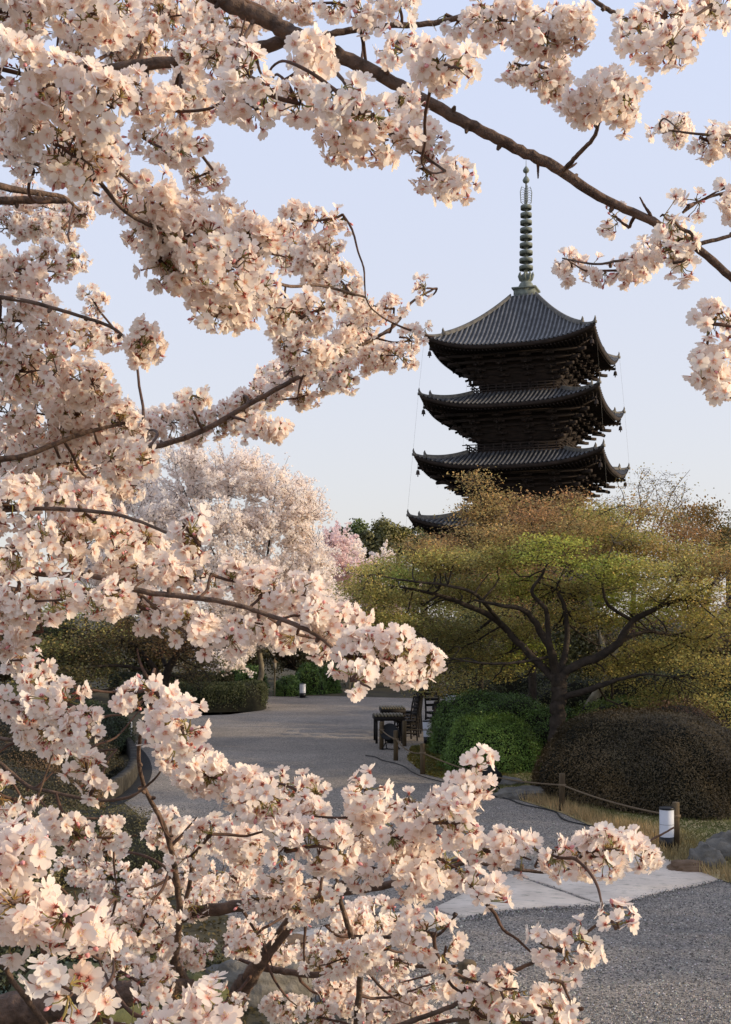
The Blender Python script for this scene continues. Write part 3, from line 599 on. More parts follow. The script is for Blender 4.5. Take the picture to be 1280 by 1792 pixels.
# cable
cb = [(640, 1322), (662, 1327), (690, 1334), (715, 1347), (750, 1362), (800, 1376), (850, 1392), (895, 1400), (940, 1412), (975, 1424), (1000, 1437), (1040, 1448), (1080, 1458), (1120, 1470), (1150, 1488)]
m = MB(); pp = np.array([G(*q, .02) for q in cb]); t = np.linspace(0, len(pp) - 1, 70); q = np.stack([np.interp(t, range(len(pp)), pp[:, j]) for j in range(3)], 1)
q[:, 0] += .05 * np.sin(t * 3.1); q[:, 1] += .06 * np.sin(t * 2.3); m.tube(q, .010, 6)
tag(m.build('power_cable', MT['cable'], None, True), 'black power cable snaking along the path edge', 'cable')
# floodlights
def flood(label, px, py, rz, big=1.):
    g = G(px, py); r = thing('floodlight', label, 'floodlight', (g[0], g[1], 0), rz, group='black ground floodlights')
    s = big; m = MB()
    for a in (-1, 1):
        m.tube([[a * .16 * s, -.14 * s, .01], [a * .12 * s, 0, .16 * s], [a * .16 * s, .14 * s, .01]], .012, 5)
        m.tube([[a * .14 * s, -.14 * s, .012], [a * .14 * s, .14 * s, .012]], .01, 5)
        m.tube([[a * .12 * s, 0, .15 * s], [a * .17 * s, 0, .34 * s]], .012, 5)
    m.tube([[-.16 * s, 0, .012], [.16 * s, 0, .012]], .01, 5); m.tube([[-.12 * s, 0, .15 * s], [.12 * s, 0, .15 * s]], .012, 5); m.build('stand', MT['black_metal'], r)
    M = np.array(Matrix.Rotation(radians(-62), 3, 'X')); m = MB()
    m.lathe([(0, -.15 * s), (.11 * s, -.14 * s), (.16 * s, 0), (.20 * s, .12 * s), (.205 * s, .13 * s), (.17 * s, .11 * s), (0, .10 * s)], (0, 0, .36 * s), 18, M=M)
    for a in (-.12, -.08, -.04): m.lathe([(.1 * s, a * s), (.19 * s, a * s + .01), (.1 * s, a * s + .02)], (0, 0, .36 * s), 16, M=M)
    m.build('lamp_head', MT['black_metal'], r)
flood('black floodlight on a stand under the slatted table edge', 684, 1312, 2.7, .95)
flood('black floodlight lying before the round green bush', 862, 1388, .5, .75)
# furniture: ladder back chairs and slatted tables
def chair(label, x, y, rz):
    r = thing('ladder_back_chair', label, 'chair', (x, y, 0), rz, group='dark ladder back chairs stacked by the path')
    m = MB(); 
    for s in range(5): m.box([0, -.19 + s * .095, .45], (.21, .038, .012))
    m.box([0, 0, .425], (.20, .20, .015)); m.build('seat', MT['dark_chair'], r)
    for a in (-1, 1):
        m = MB(); m.tube([[a * .19, -.2, 0], [a * .19, -.19, .44]], .021, 6); m.build('leg', MT['dark_chair'], r)
        m = MB(); m.tube([[a * .20, .22, 0], [a * .19, .2, .44], [a * .19, .24, .8], [a * .185, .30, 1.06]], .022, 6); m.build('leg', MT['dark_chair'], r)
    m = MB()
    for z, yy in ((.62, .225), (.76, .24), (.9, .265), (1.0, .285)): m.box([0, yy, z], (.18, .012, .032))
    m.build('backrest', MT['dark_chair'], r); m = MB()
    for z in (.14, .28):
        m.box([0, -.195, z], (.18, .012, .014)); m.box([0, .205, z], (.18, .012, .014))
        for a in (-1, 1): m.box([a * .19, 0, z + .04], (.012, .19, .014))
    m.build('stretcher', MT['dark_chair'], r)
def table(label, x, y, rz, w=.5, d=.35, h=.68, cloth=False):
    r = thing('slatted_table', label, 'table', (x, y, 0), rz, group='slatted garden tables')
    m = MB(); k = 9
    for s in range(k): m.box([-w + (2 * s + 1) * w / k, 0, h], (w / k * .62, d, .014))
    m.build('tabletop', MT['slat_wood'], r); m = MB()
    m.box([0, -d + .02, h - .06], (w, .015, .045)); m.box([0, d - .02, h - .06], (w, .015, .045)); m.box([-w + .02, 0, h - .06], (.015, d - .035, .045)); m.box([w - .02, 0, h - .06], (.015, d - .035, .045))
    m.build('frame', MT['dark_chair'], r)
    for a in (-1, 1):
        for b in (-1, 1): m = MB(); m.box([a * (w - .05), b * (d - .05), (h - .11) / 2], (.025, .025, (h - .11) / 2)); m.build('leg', MT['dark_chair'], r)
table('slatted table nearest the rope posts with the floodlight under it', .52, 27.4, .05, .34, .42, .62)
table('slatted table just behind the nearest one', .66, 29.6, .05, .30, .45, .62)
chair('ladder back chair nearest the camera at the slatted table', .92, 27.7, -1.25)
chair('ladder back chair second from the rope posts', 1.0, 28.5, -1.3)
chair('ladder back chair third in the row', 1.09, 29.4, -1.35)
chair('ladder back chair farthest along the row', 1.18, 30.4, -1.5)
table('dark table with folded white cloth beside the broad green bush', 2.25, 30.5, -.1, .5, .4, .72)
m = MB(); m.box([2.2, 30.14, .80], (.18, .05, .095), .1); o = m.build('white_box', MT['lamp_white']); tag(o, 'small white folded cloth box on the dark table edge', 'box')
chair('dark chair pushed against the table by the broad green bush', 1.78, 30.2, .4)
tagb = thing('garden_bench', 'low dark bench left of the table by the bush', 'bench', (1.95, 28.6, 0), -.3)
m = MB(); 
for s in range(4): m.box([0, -.15 + s * .1, .44], (.42, .042, .015))
m.build('seat', MT['dark_chair'], tagb); m = MB(); m.box([0, .2, .66], (.42, .014, .05)); m.box([0, .2, .54], (.42, .014, .04)); m.build('backrest', MT['dark_chair'], tagb)
for a in (-.36, .36):
    for b, hh in ((-.16, .43), (.2, .7)): m = MB(); m.box([a, b, hh / 2], (.025, .025, hh / 2)); m.build('leg', MT['dark_chair'], tagb)
# ---------------- trees of the garden ----------------
def smooth_path(Pt, r, k=4):
    Pt = np.asarray(Pt, float); r = np.asarray(r, float); m = len(Pt)
    if m < 3:
        t = np.linspace(0, 1, 5)[:, None]; return Pt[0] * (1 - t) + Pt[-1] * t, np.linspace(r[0], r[-1], 5)
    o = []; ro = []; A = np.vstack([2 * Pt[0] - Pt[1], Pt, 2 * Pt[-1] - Pt[-2]])
    for i in range(m - 1):
        p0, p1, p2, p3 = A[i:i + 4]
        for t in np.arange(k) / k:
            o.append(.5 * (2 * p1 + (p2 - p0) * t + (2 * p0 - 5 * p1 + 4 * p2 - p3) * t ** 2 + (3 * p1 - p0 - 3 * p2 + p3) * t ** 3)); ro.append(r[i] * (1 - t) + r[i + 1] * t)
    o.append(Pt[-1]); ro.append(r[-1]); return np.array(o), np.array(ro)
def limb(spec, k=4, wob=0):
    pts = np.array([P(a, b, Y) for a, b, Y, w_ in spec]); r = np.array([w_ * (.72 if Y > 15 else 1) * Y / F for a, b, Y, w_ in spec])
    p, r = smooth_path(pts, r, k)
    if wob: p[1:-1] += R.normal(size=(len(p) - 2, 3)) * r[1:-1, None] * wob
    return p, r
def LB(Y, s, dz=0):   # 'x,y,w; x,y,w' at a depth running from Y to Y + dz
    q = [tuple(map(float, t.split(','))) for t in s.split(';')]; n = len(q); return [(a, b, Y + dz * i / max(1, n - 1), w) for i, (a, b, w) in enumerate(q)]
def curve(a, b, bow=.12, n=6, up=0.):
    t = np.linspace(0, 1, n)[:, None]; L = np.linalg.norm(b - a); p = a * (1 - t) + b * t
    p = p + (4 * t * (1 - t)) * (R.normal(size=3) * bow * L + [0, 0, up * L]); p[1:-1] += R.normal(size=(n - 2, 3)) * L * .012; return p
def pad_tree(name, label, cat, base, limbs, pads, leafsize, density, bark, group=None, trunkspec=None, twigs=10, twr=.012, flat=True, lm='leaf', extra=3):
    """limbs: px specs (each a branch part); pads: (px,py,rx,ry,Y,depth m,colour)"""
    root = thing(name, label, cat, (base[0], base[1], 0), group=group); NP = []; NR = []
    if trunkspec is not None:
        p, r = limb(trunkspec, 5, .1); m = MB(); m.tube(p, r, 12, jit=.15); part(m, 'trunk', MT[bark], root, True); NP.append(p[len(p) // 3:]); NR.append(r[len(p) // 3:])
    for L in limbs:
        p, r = limb(L, 5, .12); m = MB(); m.tube(p, r, 8, jit=.12); part(m, 'branch', MT[bark], root, True); NP.append(p[2:]); NR.append(r[2:])
    NPa = np.concatenate(NP); NRa = np.concatenate(NR); ND = np.zeros((60000, 3)); nn_ = len(NPa); ND[:nn_] = NPa; tw = MB(); lf = MB()
    pads = [q for q in pads] + [(x + random.uniform(-.6, .6) * rx, y + random.uniform(-.8, 2.8) * ry, rx * .75, ry * 1.5, Y + random.uniform(-1, 1) * d * .7, d * .8, np.array(c_) * random.uniform(.75, 1.1)) for x, y, rx, ry, Y, d, c_ in pads for _ in range(extra)]
    for px, py, rx, ry, Y, dep, col in pads:
        c = P(px, py, Y); rad = np.array([rx * Y / F, dep, ry * Y / F])
        d = np.linalg.norm((NPa - c) * [1, .6, 1.2], axis=1) + np.where(NPa[:, 2] > c[2] + .3, .6, 0); j = int(np.argmin(d)); a = NPa[j]
        st = c - [0, 0, rad[2] * .5]
        if np.linalg.norm(st - a) > .1:
            cv = curve(a, st, .10, 7, -.05); tw.tube(cv, np.linspace(min(NRa[j] * .7, twr * 2.4), twr * 1.2, 7), 5); ND[nn_:nn_ + 5] = cv[2:]; nn_ += 5
        for q in range(twigs):       # each twig grows from the nearest wood, and later twigs grow from it
            u = unit(R.normal(size=3)) * R.random() ** .33 * .95; e = c + u * rad; k_ = int(np.argmin(np.linalg.norm((ND[:nn_] - e) * [1, 1, 1.4], axis=1))); s0 = ND[k_]
            cv = curve(s0, e, .14, 5, -.03); tw.tube(cv, np.linspace(twr * .8, twr * .22, 5), 3, cap=False); ND[nn_:nn_ + 3] = cv[2:]; nn_ += 3
        n = int(density * rad[0] * rad[1] * 2.0)
        # leaves gather in small sprays
        ns = max(4, n // 10); U = unit(R.normal(size=(ns, 3))) * (R.random((ns, 1)) ** .45); U[:, 2] = U[:, 2] * .8 + .2 * R.random(ns)
        S_ = c + U * rad; idx = R.integers(0, ns, n); sg = np.array([.17, .17, .06]) if flat else np.array([.13, .13, .11])
        Pt = S_[idx] + R.normal(size=(n, 3)) * sg * min(1.6, max(.5, Y / 22))
        col = np.array(col); tint = (.6 + .7 * R.random((ns, 1)))[idx] * (.75 + .5 * R.random((n, 1)))
        N_ = R.normal(size=(n, 3)) * (.5 if flat else 1) + [0, 0, 1.]
        c_ = col * tint; c_[:, 0] *= (.85 + .4 * R.random(ns))[idx]
        lf.leaves(Pt, N_, leafsize * (.7 + .6 * R.random(n)), c_, asp=.75)
    part(tw, 'twigs', MT[bark], root); part(lf, 'leaves', MT[lm], root); return root
BG, OG, BRN, RST, DKG = (.48, .52, .11), (.50, .45, .14), (.54, .40, .16), (.52, .33, .15), (.38, .35, .12)
# the big spreading maple behind the brown mound
T1 = [(975, 1400, 22, 24), (973, 1340, 22, 21), (974, 1280, 22, 19), (978, 1235, 22, 18), (979, 1205, 22, 19), (976, 1185, 22, 17)]
L1 = [[(978, 1195, 22, 13), (1000, 1168, 21.9, 11), (1049, 1149, 21.8, 11), (1083, 1122, 21.6, 10), (1108, 1087, 21.5, 8), (1156, 1061, 21.2, 5.5), (1201, 1045, 21, 4), (1250, 1020, 20.8, 2)],
      [(1083, 1124, 21.6, 6), (1128, 1106, 21.9, 5), (1180, 1112, 22.2, 4), (1235, 1120, 22.6, 2.5), (1290, 1108, 23, 1.6)],
      [(975, 1185, 22, 12), (965, 1140, 22, 10), (948, 1109, 22, 9), (920, 1070, 21.8, 7), (875, 1059, 21.6, 4.5), (830, 1050, 21.4, 2.5)],
      [(970, 1190, 22, 10), (903, 1120, 22.6, 8.5), (864, 1081, 22.5, 8), (802, 1053, 22.3, 6), (746, 1036, 22, 4), (690, 1025, 21.8, 2)],
      [(880, 1095, 22.5, 5), (835, 1042, 21.5, 4.5), (785, 1025, 21.2, 3.6), (712, 1016, 21, 2.4), (650, 1005, 20.8, 1.4)],
      [(972, 1180, 22, 10), (962, 1130, 21.6, 8), (959, 1100, 21.5, 7), (954, 1064, 21.3, 6), (931, 1036, 21.1, 4.5), (948, 1008, 21, 3.5), (959, 980, 20.9, 2.5), (950, 950, 20.8, 1.6)],
      [(980, 1180, 22, 9), (993, 1115, 22.4, 7), (987, 1059, 22.5, 5.5), (976, 1030, 22.6, 3), (990, 990, 22.6, 1.6)],
      [(1108, 1087, 21.5, 5), (1066, 1059, 21.2, 4), (1055, 1025, 21, 3), (1060, 991, 20.9, 2.2), (1075, 950, 20.9, 1.2)],
      [(984, 1222, 22, 9), (1038, 1205, 21.7, 8), (1080, 1190, 21.5, 5), (1130, 1180, 21.3, 3), (1180, 1185, 21.2, 1.5)],
      [(1156, 1061, 21.2, 3), (1180, 1030, 21, 2.5), (1190, 1000, 20.9, 1.5)], [(960, 1150, 22, 4), (900, 1160, 21.6, 3.4), (840, 1160, 21.4, 2.4), (780, 1150, 21.2, 1.3)]]
PD1 = []
for x, y, rx, ry, Y, c in [(705, 1008, 75, 14, 21, BG), (640, 1000, 45, 11, 21, OG), (790, 985, 80, 16, 21.5, OG), (880, 968, 80, 18, 22, OG), (965, 950, 65, 14, 20.9, BG), (1050, 985, 80, 12, 21, BG), (1150, 1000, 95, 18, 21, OG), (1240, 1035, 70, 20, 21, OG), (1000, 1030, 80, 16, 20.6, OG), (905, 1012, 60, 14, 20.8, BG), (840, 1030, 75, 15, 21, OG), (745, 1050, 85, 16, 21.2, OG), (670, 1045, 60, 13, 21.5, OG), (720, 1100, 80, 16, 22, DKG), (820, 1105, 70, 15, 22.6, DKG), (1010, 1080, 70, 15, 22.8, OG), (1130, 1060, 80, 16, 20.6, BG), (1225, 1080, 75, 18, 21.5, OG), (1160, 1135, 85, 16, 21.5, OG), (1240, 1160, 70, 18, 21, OG), (1080, 1160, 60, 14, 22.5, OG), (760, 1150, 70, 15, 22.2, DKG), (860, 1150, 60, 14, 21.3, OG), (900, 1095, 50, 12, 20.8, OG), (1190, 1205, 80, 18, 21, OG), (1250, 1230, 50, 18, 20.6, OG), (1110, 940, 60, 16, 22.5, OG), (1190, 965, 60, 15, 22.5, OG), (1090, 1020, 60, 12, 20.4, BG), (930, 1130, 45, 11, 20.8, BG), (690, 1085, 55, 13, 21.2, OG), (1275, 990, 40, 16, 21.6, BRN), (880, 935, 70, 18, 22.5, BRN), (1020, 925, 70, 20, 22.5, BRN), (1130, 960, 80, 20, 22.5, BRN), (1220, 1000, 70, 20, 22.3, BRN), (760, 965, 60, 14, 22, BRN), (930, 905, 60, 14, 23, RST), (1060, 905, 60, 14, 23, OG)]:
    if y > 1005 and 690 < x < 1200: Y = 23.3
    PD1.append((x, y, rx, ry, Y, .7, c))
pad_tree('maple_tree', 'big spreading maple with dark limbs and olive green spring leaves behind the brown mound', 'tree', G(975, 1400), L1, PD1, .045, 1050, 'bark_dark', trunkspec=T1, twigs=16, twr=.009)
# leaning pale trunk behind
pad_tree('maple_tree', 'leaning maple with a pale mossy trunk right of the big maple trunk', 'tree', (4.55, 24.6), [[(1072, 1150, 25, 9), (1100, 1090, 25.5, 6), (1150, 1040, 26, 4), (1200, 1000, 26.5, 2.4)], [(1066, 1160, 25, 6), (1040, 1080, 25.6, 5), (1030, 1010, 26, 3), (1050, 940, 26, 1.5)]],
    [(x, y, rx, ry, Y, .8, c) for x, y, rx, ry, Y, c in [(1040, 930, 80, 22, 26, BRN), (1120, 900, 60, 18, 26, BRN), (1180, 940, 80, 20, 26, RST), (1250, 990, 60, 20, 26, BRN), (1100, 985, 70, 15, 26, OG), (1200, 1050, 70, 15, 26, RST), (1270, 1100, 60, 15, 25, BRN)]],
    .06, 560, 'bark_pale', trunkspec=[(1010, 1350, 24.6, 13), (1027, 1245, 24.8, 12), (1060, 1194, 25, 11), (1072, 1149, 25, 10)], twigs=26, twr=.009)
pad_tree('maple_tree', 'slender dark trunked maple between the chairs and the big maple', 'tree', (2.6, 27.2), [[(841, 1160, 27.2, 5), (800, 1110, 27, 4), (740, 1080, 27, 2)], [(841, 1150, 27.2, 5), (880, 1090, 27.5, 4), (900, 1030, 27.5, 2)], [(842, 1190, 27.2, 4), (790, 1170, 27, 3), (720, 1150, 27, 1.5)]],
    [(x, y, rx, ry, Y, .8, c) for x, y, rx, ry, Y, c in [(700, 1130, 60, 14, 27, DKG), (770, 1070, 70, 16, 27, OG), (850, 1070, 60, 16, 27, OG), (900, 1020, 70, 18, 27.5, RST), (700, 1040, 60, 12, 27, OG), (640, 1080, 40, 12, 27, OG), (640, 1030, 40, 10, 27, OG), (780, 1190, 50, 10, 27, DKG)]],
    .06, 520, 'bark_dark', trunkspec=[(840, 1330, 27.2, 9), (842, 1240, 27.2, 8), (841, 1150, 27.2, 6)], twigs=24, twr=.008)
# tall brown twiggy maple in front of the pagoda base
pad_tree('maple_tree', 'tall rusty leaved maple rising in front of the pagoda base', 'tree', (3.9, 30), [[(930, 1100, 30, 7), (890, 1000, 30, 5), (850, 900, 30, 3), (830, 830, 30, 1.2)], [(930, 1090, 30, 6), (950, 980, 30, 4), (960, 900, 30, 2)], [(930, 1100, 30, 6), (1000, 1000, 30, 4), (1010, 900, 30, 2)], [(920, 1090, 30, 5), (820, 1000, 30, 4), (760, 950, 30, 2)]],
    [(x, y, rx, ry, Y, 1.1, c) for x, y, rx, ry, Y, c in [(835, 845, 26, 14, 30, BRN), (870, 875, 40, 16, 30, BRN), (930, 890, 45, 14, 30, RST), (990, 888, 40, 15, 30, BRN), (1000, 868, 18, 8, 30, RST), (830, 900, 40, 16, 30, BRN), (775, 955, 50, 14, 30, RST), (870, 925, 80, 22, 30, BRN), (960, 920, 80, 22, 30, BRN), (1040, 920, 60, 22, 30, OG), (830, 965, 80, 20, 30, BRN), (930, 970, 80, 20, 30, BRN), (1020, 970, 70, 20, 30, RST), (700, 985, 40, 12, 30, OG), (900, 1020, 120, 22, 31, BRN)]],
    .065, 400, 'bark_dark', trunkspec=[(930, 1290, 30, 12), (932, 1200, 30, 10), (930, 1090, 30, 8)], twigs=46, twr=.009)
# sparse airy tree against the sky at right
pad_tree('bare_tree', 'airy almost leafless tree with yellowish buds right of the pagoda', 'tree', (7.5, 33), [LB(33, q) for q in ('1110,1010,3;1080,950,2.4;1060,900,1.6;1030,865,.6', '1110,1010,3;1112,950,2.2;1122,890,1.4;1118,850,1;1138,822,.5', '1115,1000,3;1140,950,2.2;1160,905,1.5;1178,860,1;1208,822,.4', '1110,980,2;1095,920,1.5;1092,870,1;1080,845,.5', '1135,950,1.5;1150,890,1;1148,850,.5', '1160,905,1.2;1190,880,.8;1200,850,.4', '1080,950,1.4;1050,925,.9;1035,900,.4', '1122,890,1;1140,865,.6;1155,835,.4')],
    [(x, y, rx, ry, Y, 1.0, (.45, .36, .12)) for x, y, rx, ry, Y in [(1120, 845, 28, 22, 33), (1085, 870, 28, 25, 33), (1055, 890, 28, 25, 33), (1100, 905, 40, 25, 33), (1170, 850, 22, 28, 33), (1190, 875, 22, 30, 33), (1150, 905, 35, 25, 33), (1080, 930, 50, 20, 33)]],
    .05, 90, 'bark_twig', trunkspec=[(1100, 1290, 33, 9), (1105, 1150, 33, 8), (1110, 1000, 33, 5)], twigs=26, twr=.009, flat=False)
pad_tree('golden_tree', 'golden brown rounded tree with bare stems at the right edge', 'tree', (13.5, 46), [[(1215, 1080, 46, 5), (1190, 980, 46, 3), (1180, 910, 46, 1)], [(1220, 1080, 46, 5), (1225, 980, 46, 3), (1230, 900, 46, 1)], [(1222, 1080, 46, 5), (1260, 990, 46, 3), (1275, 920, 46, 1)], [(1220, 1090, 46, 4), (1205, 1010, 46, 3), (1200, 950, 46, 1)]],
    [(x, y, rx, ry, Y, 1.4, c) for x, y, rx, ry, Y, c in [(1210, 895, 32, 16, 46, (.30, .19, .05)), (1180, 915, 30, 18, 46, BRN), (1245, 900, 32, 16, 46, (.27, .18, .05)), (1270, 935, 28, 24, 46, (.20, .17, .05)), (1235, 940, 30, 16, 46, BRN), (1280, 975, 22, 18, 46, DKG)]],
    .10, 160, 'bark_pale', trunkspec=[(1218, 1220, 46, 7), (1218, 1080, 46, 6)], twigs=30, twr=.014, flat=False)
# left shadowy maple tangle behind the left bed
pad_tree('maple_tree', 'shadowy maple with tangled bare branches over the left bed', 'tree', (-4.9, 28.5), [[(283, 1210, 28.5, 12), (300, 1160, 28.5, 9), (330, 1120, 28.4, 5), (350, 1090, 28, 2)], [(280, 1190, 28.5, 10), (255, 1150, 28.2, 6), (200, 1110, 28, 4), (120, 1100, 27.5, 2)], [(275, 1180, 28.5, 6), (210, 1165, 27.5, 4), (120, 1170, 27, 3), (40, 1165, 27, 1.5)], [(290, 1165, 28.5, 5), (270, 1110, 29, 3), (240, 1060, 29, 2)], [(270, 1200, 28.5, 4), (200, 1205, 27.5, 3), (120, 1220, 27, 1.6)]],
    [(x, y, rx, ry, Y, 1.1, c) for x, y, rx, ry, Y, c in [(150, 1070, 90, 18, 28, DKG), (240, 1060, 90, 18, 28, (.24, .16, .07)), (60, 1080, 80, 20, 28, DKG), (330, 1080, 60, 18, 28, (.26, .17, .07)), (180, 1120, 90, 14, 27.5, (.17, .14, .06)), (80, 1140, 80, 14, 27.5, DKG), (320, 1130, 50, 12, 28, (.24, .15, .07)), (130, 1180, 90, 14, 27, (.14, .13, .05)), (40, 1210, 60, 14, 27, DKG), (360, 1160, 40, 12, 29, (.19, .16, .07))]],
    .06, 330, 'bark_dark', trunkspec=[(262, 1290, 28.5, 15), (275, 1235, 28.5, 14), (285, 1200, 28.5, 13)], twigs=60, twr=.011)
# dense dark understorey and far evergreens: crowns made of leaf clumps round a trunk and limbs
def bushy(name, label, cat, c, rad, zc, col, n, leaf, clumps, seed, group=None, trunk=.2, col2=None, core=True, rag=.16):
    rs = np.random.default_rng(seed); root = thing(name, label, cat, (c[0], c[1], 0), group=group); c3 = np.array([c[0], c[1], zc]); rad = np.array(rad, float)
    cs = c3 + unit(rs.normal(size=(clumps, 3))) * (rs.random((clumps, 1)) ** .4) * rad * .82; cr = rad.min() * (.30 + .22 * rs.random(clumps))
    m = MB(); m.tube([[c[0], c[1], 0], [c[0] + .1, c[1], zc * .5], c3], [trunk, trunk * .8, trunk * .4], 8); part(m, 'trunk', MT['bark_dark'], root, True)
    tw = MB()
    for q in cs: tw.tube(curve(c3 - [0, 0, rad[2] * .7], q, .08, 5), np.linspace(trunk * .4, trunk * .1, 5), 4)
    part(tw, 'branch', MT['bark_dark'], root)
    idx = rs.integers(0, clumps, n); U = unit(rs.normal(size=(n, 3))); U[:, 2] = np.where(rs.random(n) < .3, -1, 1) * np.abs(U[:, 2])
    Pt = cs[idx] + U * (cr[idx] * (.75 + rag * rs.normal(size=n)))[:, None]; Pt[:, 2] = np.maximum(Pt[:, 2], .03)
    col2 = col if col2 is None else col2; k = np.clip(rs.random(clumps) * 1.2 - .1, 0, 1)[idx][:, None]
    cc = (np.array(col) * (1 - k) + np.array(col2) * k) * (.6 + .8 * rs.random((n, 1)))
    lf = MB(); lf.leaves(Pt, U + rs.normal(size=(n, 3)) * .6, leaf * (.7 + .6 * rs.random(n)), cc, asp=.6); part(lf, 'leaves', MT['leaf_thick'], root); return root
def pxb(px, ty, Y, hw, by=None):  # crown centre from photo: centre px, top row, half width px
    zt = H - (ty - HY) * Y / F; return (px - CX) * Y / F, Y, zt, hw * Y / F
for i, (px, ty, Y, hw, c1, c2, lb, seed) in enumerate([
    (610, 912, 75, 50, (.05, .085, .02), (.14, .17, .04), 'dark green rounded evergreen far behind the pink cherry', 1), (690, 910, 80, 52, (.09, .10, .03), (.22, .19, .05), 'olive gold evergreen touching the left roof tip of the pagoda', 2),
    (650, 930, 72, 40, (.07, .075, .025), (.12, .11, .04), 'brownish low tree between the two far evergreens', 3), (740, 935, 78, 36, (.07, .08, .025), (.15, .14, .045), 'olive tree under the lowest pagoda roof', 4),
    (1275, 930, 60, 34, (.03, .045, .015), (.06, .08, .02), 'dark evergreen at the far right edge', 5)]):
    x, y, zt, hr = pxb(px, ty, Y, hw); bushy('evergreen_tree', lb, 'tree', (x, y), (hr, hr * .9, hr * .8), zt - hr * .8, c1, 9000, .20, 26, seed, 'evergreen trees beyond the garden', trunk=.3, col2=c2)
tl = ['dark evergreen shrub mass behind the %s' % s for s in ('left end of the far bank', 'shadowy maple', 'clipped hedge', 'pale cherry trunk', 'far round shrubs', 'path end', 'ladder back chairs', 'white boxes and tables', 'slender maple', 'big maple trunk', 'leaning trunk', 'right lawn', 'right edge of the lawn')]
for i, (px, ty, Y, hw) in enumerate([(-30, 1075, 43, 110), (110, 1060, 42, 110), (260, 1060, 46, 100), (400, 1090, 51, 80), (520, 1085, 54, 80), (640, 1080, 50, 80), (740, 1060, 48, 80), (840, 1055, 44, 80), (930, 1060, 42, 80), (1030, 1060, 40, 90), (1120, 1070, 38, 90), (1210, 1060, 37, 90), (1310, 1050, 36, 90)]):
    x, y, zt, hr = pxb(px, ty, Y, hw); cA = (.055, .062, .02) if i % 3 else (.08, .065, .028)
    bushy('evergreen_shrub', tl[i], 'shrub', (x, y), (hr * 1.15, 1.5, zt * .5), zt * .5, cA, 11000, .11, 34, 40 + i, 'evergreen shrubs screening the garden', trunk=.12, col2=(.14, .14, .045) if i % 2 else (.18, .12, .055), rag=.25)
# added trees, unseen beyond the right edge, that cast shade over the garden
for i, (x, y, s) in enumerate([(21, 9.5, 3.8), (21.5, 15.5, 4.6), (22, 21.3, 5), (22, 29.4, 5), (23, 36, 4.8), (24, 43, 4.4)]):
    bushy('evergreen_tree', 'unseen dense evergreen tree added to shade the garden from the right', 'tree', (x, y), (2.8, 3.6, s), s * 1.0, (.03, .05, .015), 9000, .22, 30, 70 + i, 'added shade trees outside the right edge', trunk=.3, rag=.2)

for i, (px, by, r_, z, lb) in enumerate([(845, 1262, 1.0, 1.3, 'dark green low bush left of the slender maple trunk'), (905, 1266, 1.5, 1.55, 'olive low bush behind the big maple trunk'), (880, 1250, 1.3, 1.2, 'dull green low bush behind the tall rusty maple'),
        (1020, 1275, 1.4, 1.5, 'olive bush behind the leaning maple trunk'), (1130, 1280, 1.5, 1.7, 'dark bush under the right maple boughs'), (1230, 1285, 1.5, 1.6, 'shadowy bush at the right under the maple'), (1310, 1290, 1.6, 1.7, 'shadowy bush beyond the right edge of the brown mound')]):
    g = G(px, by); shrub(lb, (g[0], g[1], 0), (r_, 1.1, z), (.05, .058, .018), (.12, .12, .04), n=9000, leaf=.06, seed=90 + i, name='low_shrub', amp=.11, fuzz=.07, group='low shrubs under the maples')
# ---------------- cherry blossom ----------------
def flower_tpl(cup, seed, half=False):
    r = np.random.default_rng(seed); m = MB(); a0 = r.random() * 6
    T = np.array([.05, .30, .60, .84, 1.0]); Wd = np.array([.035, .22, .375, .37, .19])
    for k in range(5):
        a = a0 + k * 2 * pi / 5 + r.normal() * .07; cp = cup + r.normal() * .13; ln = 1 + r.normal() * .05; tw = r.normal() * .18
        V = np.zeros((5, 3, 3)); tt = T * ln
        ang = cp * (1.25 - .55 * T)                      # petals curve back toward the tip
        rad = np.cumsum(np.r_[tt[0], np.diff(tt)] * np.cos(ang)); hz = np.cumsum(np.r_[tt[0], np.diff(tt)] * np.sin(ang))
        for c, s in enumerate((-1, 0, 1)):
            cut = np.array([0, 0, 0, 0, -.10 if s == 0 else 0]) * np.cos(cp)
            V[:, c, 0] = rad + cut; V[:, c, 1] = s * Wd; V[:, c, 2] = hz + abs(s) * .07 * T + s * tw * Wd
        ca, sa = cos(a), sin(a); X = V[..., 0] * ca - V[..., 1] * sa; Y = V[..., 0] * sa + V[..., 1] * ca
        col = np.stack([np.repeat(T[:, None], 3, 1), np.full((5, 3), .5), np.full((5, 3), .5)], -1)
        m.grid(np.stack([X, Y, V[..., 2]], -1), 0, col)
    for k in range(9):                                   # stamens with yellow anthers
        a = r.random() * 6.28; e = .75 + r.random() * .55; L = .34 + .12 * r.random(); d = np.array([cos(a) * cos(e), sin(a) * cos(e), sin(e)]) * L; s_ = np.array([-sin(a), cos(a), 0]) * .018
        m.add([[0, 0, .02] + s_, [0, 0, .02] - s_, d], [[0, 1, 2]], 3); q = .042
        m.add([d + [-q, 0, 0], d + [0, -q, 0], d + [q, 0, 0], d + [0, q, 0]], [[0, 1, 2, 3]], 1)
    for k in range(5):                                   # star shaped calyx behind
        a = a0 + (k + .5) * 2 * pi / 5; d = np.array([cos(a), sin(a), 0]); s_ = np.array([-sin(a), cos(a), 0]) * .09
        m.add([s_ + d * .04 + [0, 0, -.05], -s_ + d * .04 + [0, 0, -.05], d * .34 + [0, 0, -.04 - .1 * r.random()]], [[0, 1, 2]], 2)
    m.lathe([(.10, -.03), (.10, -.25), (.05, -.42)], n=4, mat=2); return m.template()
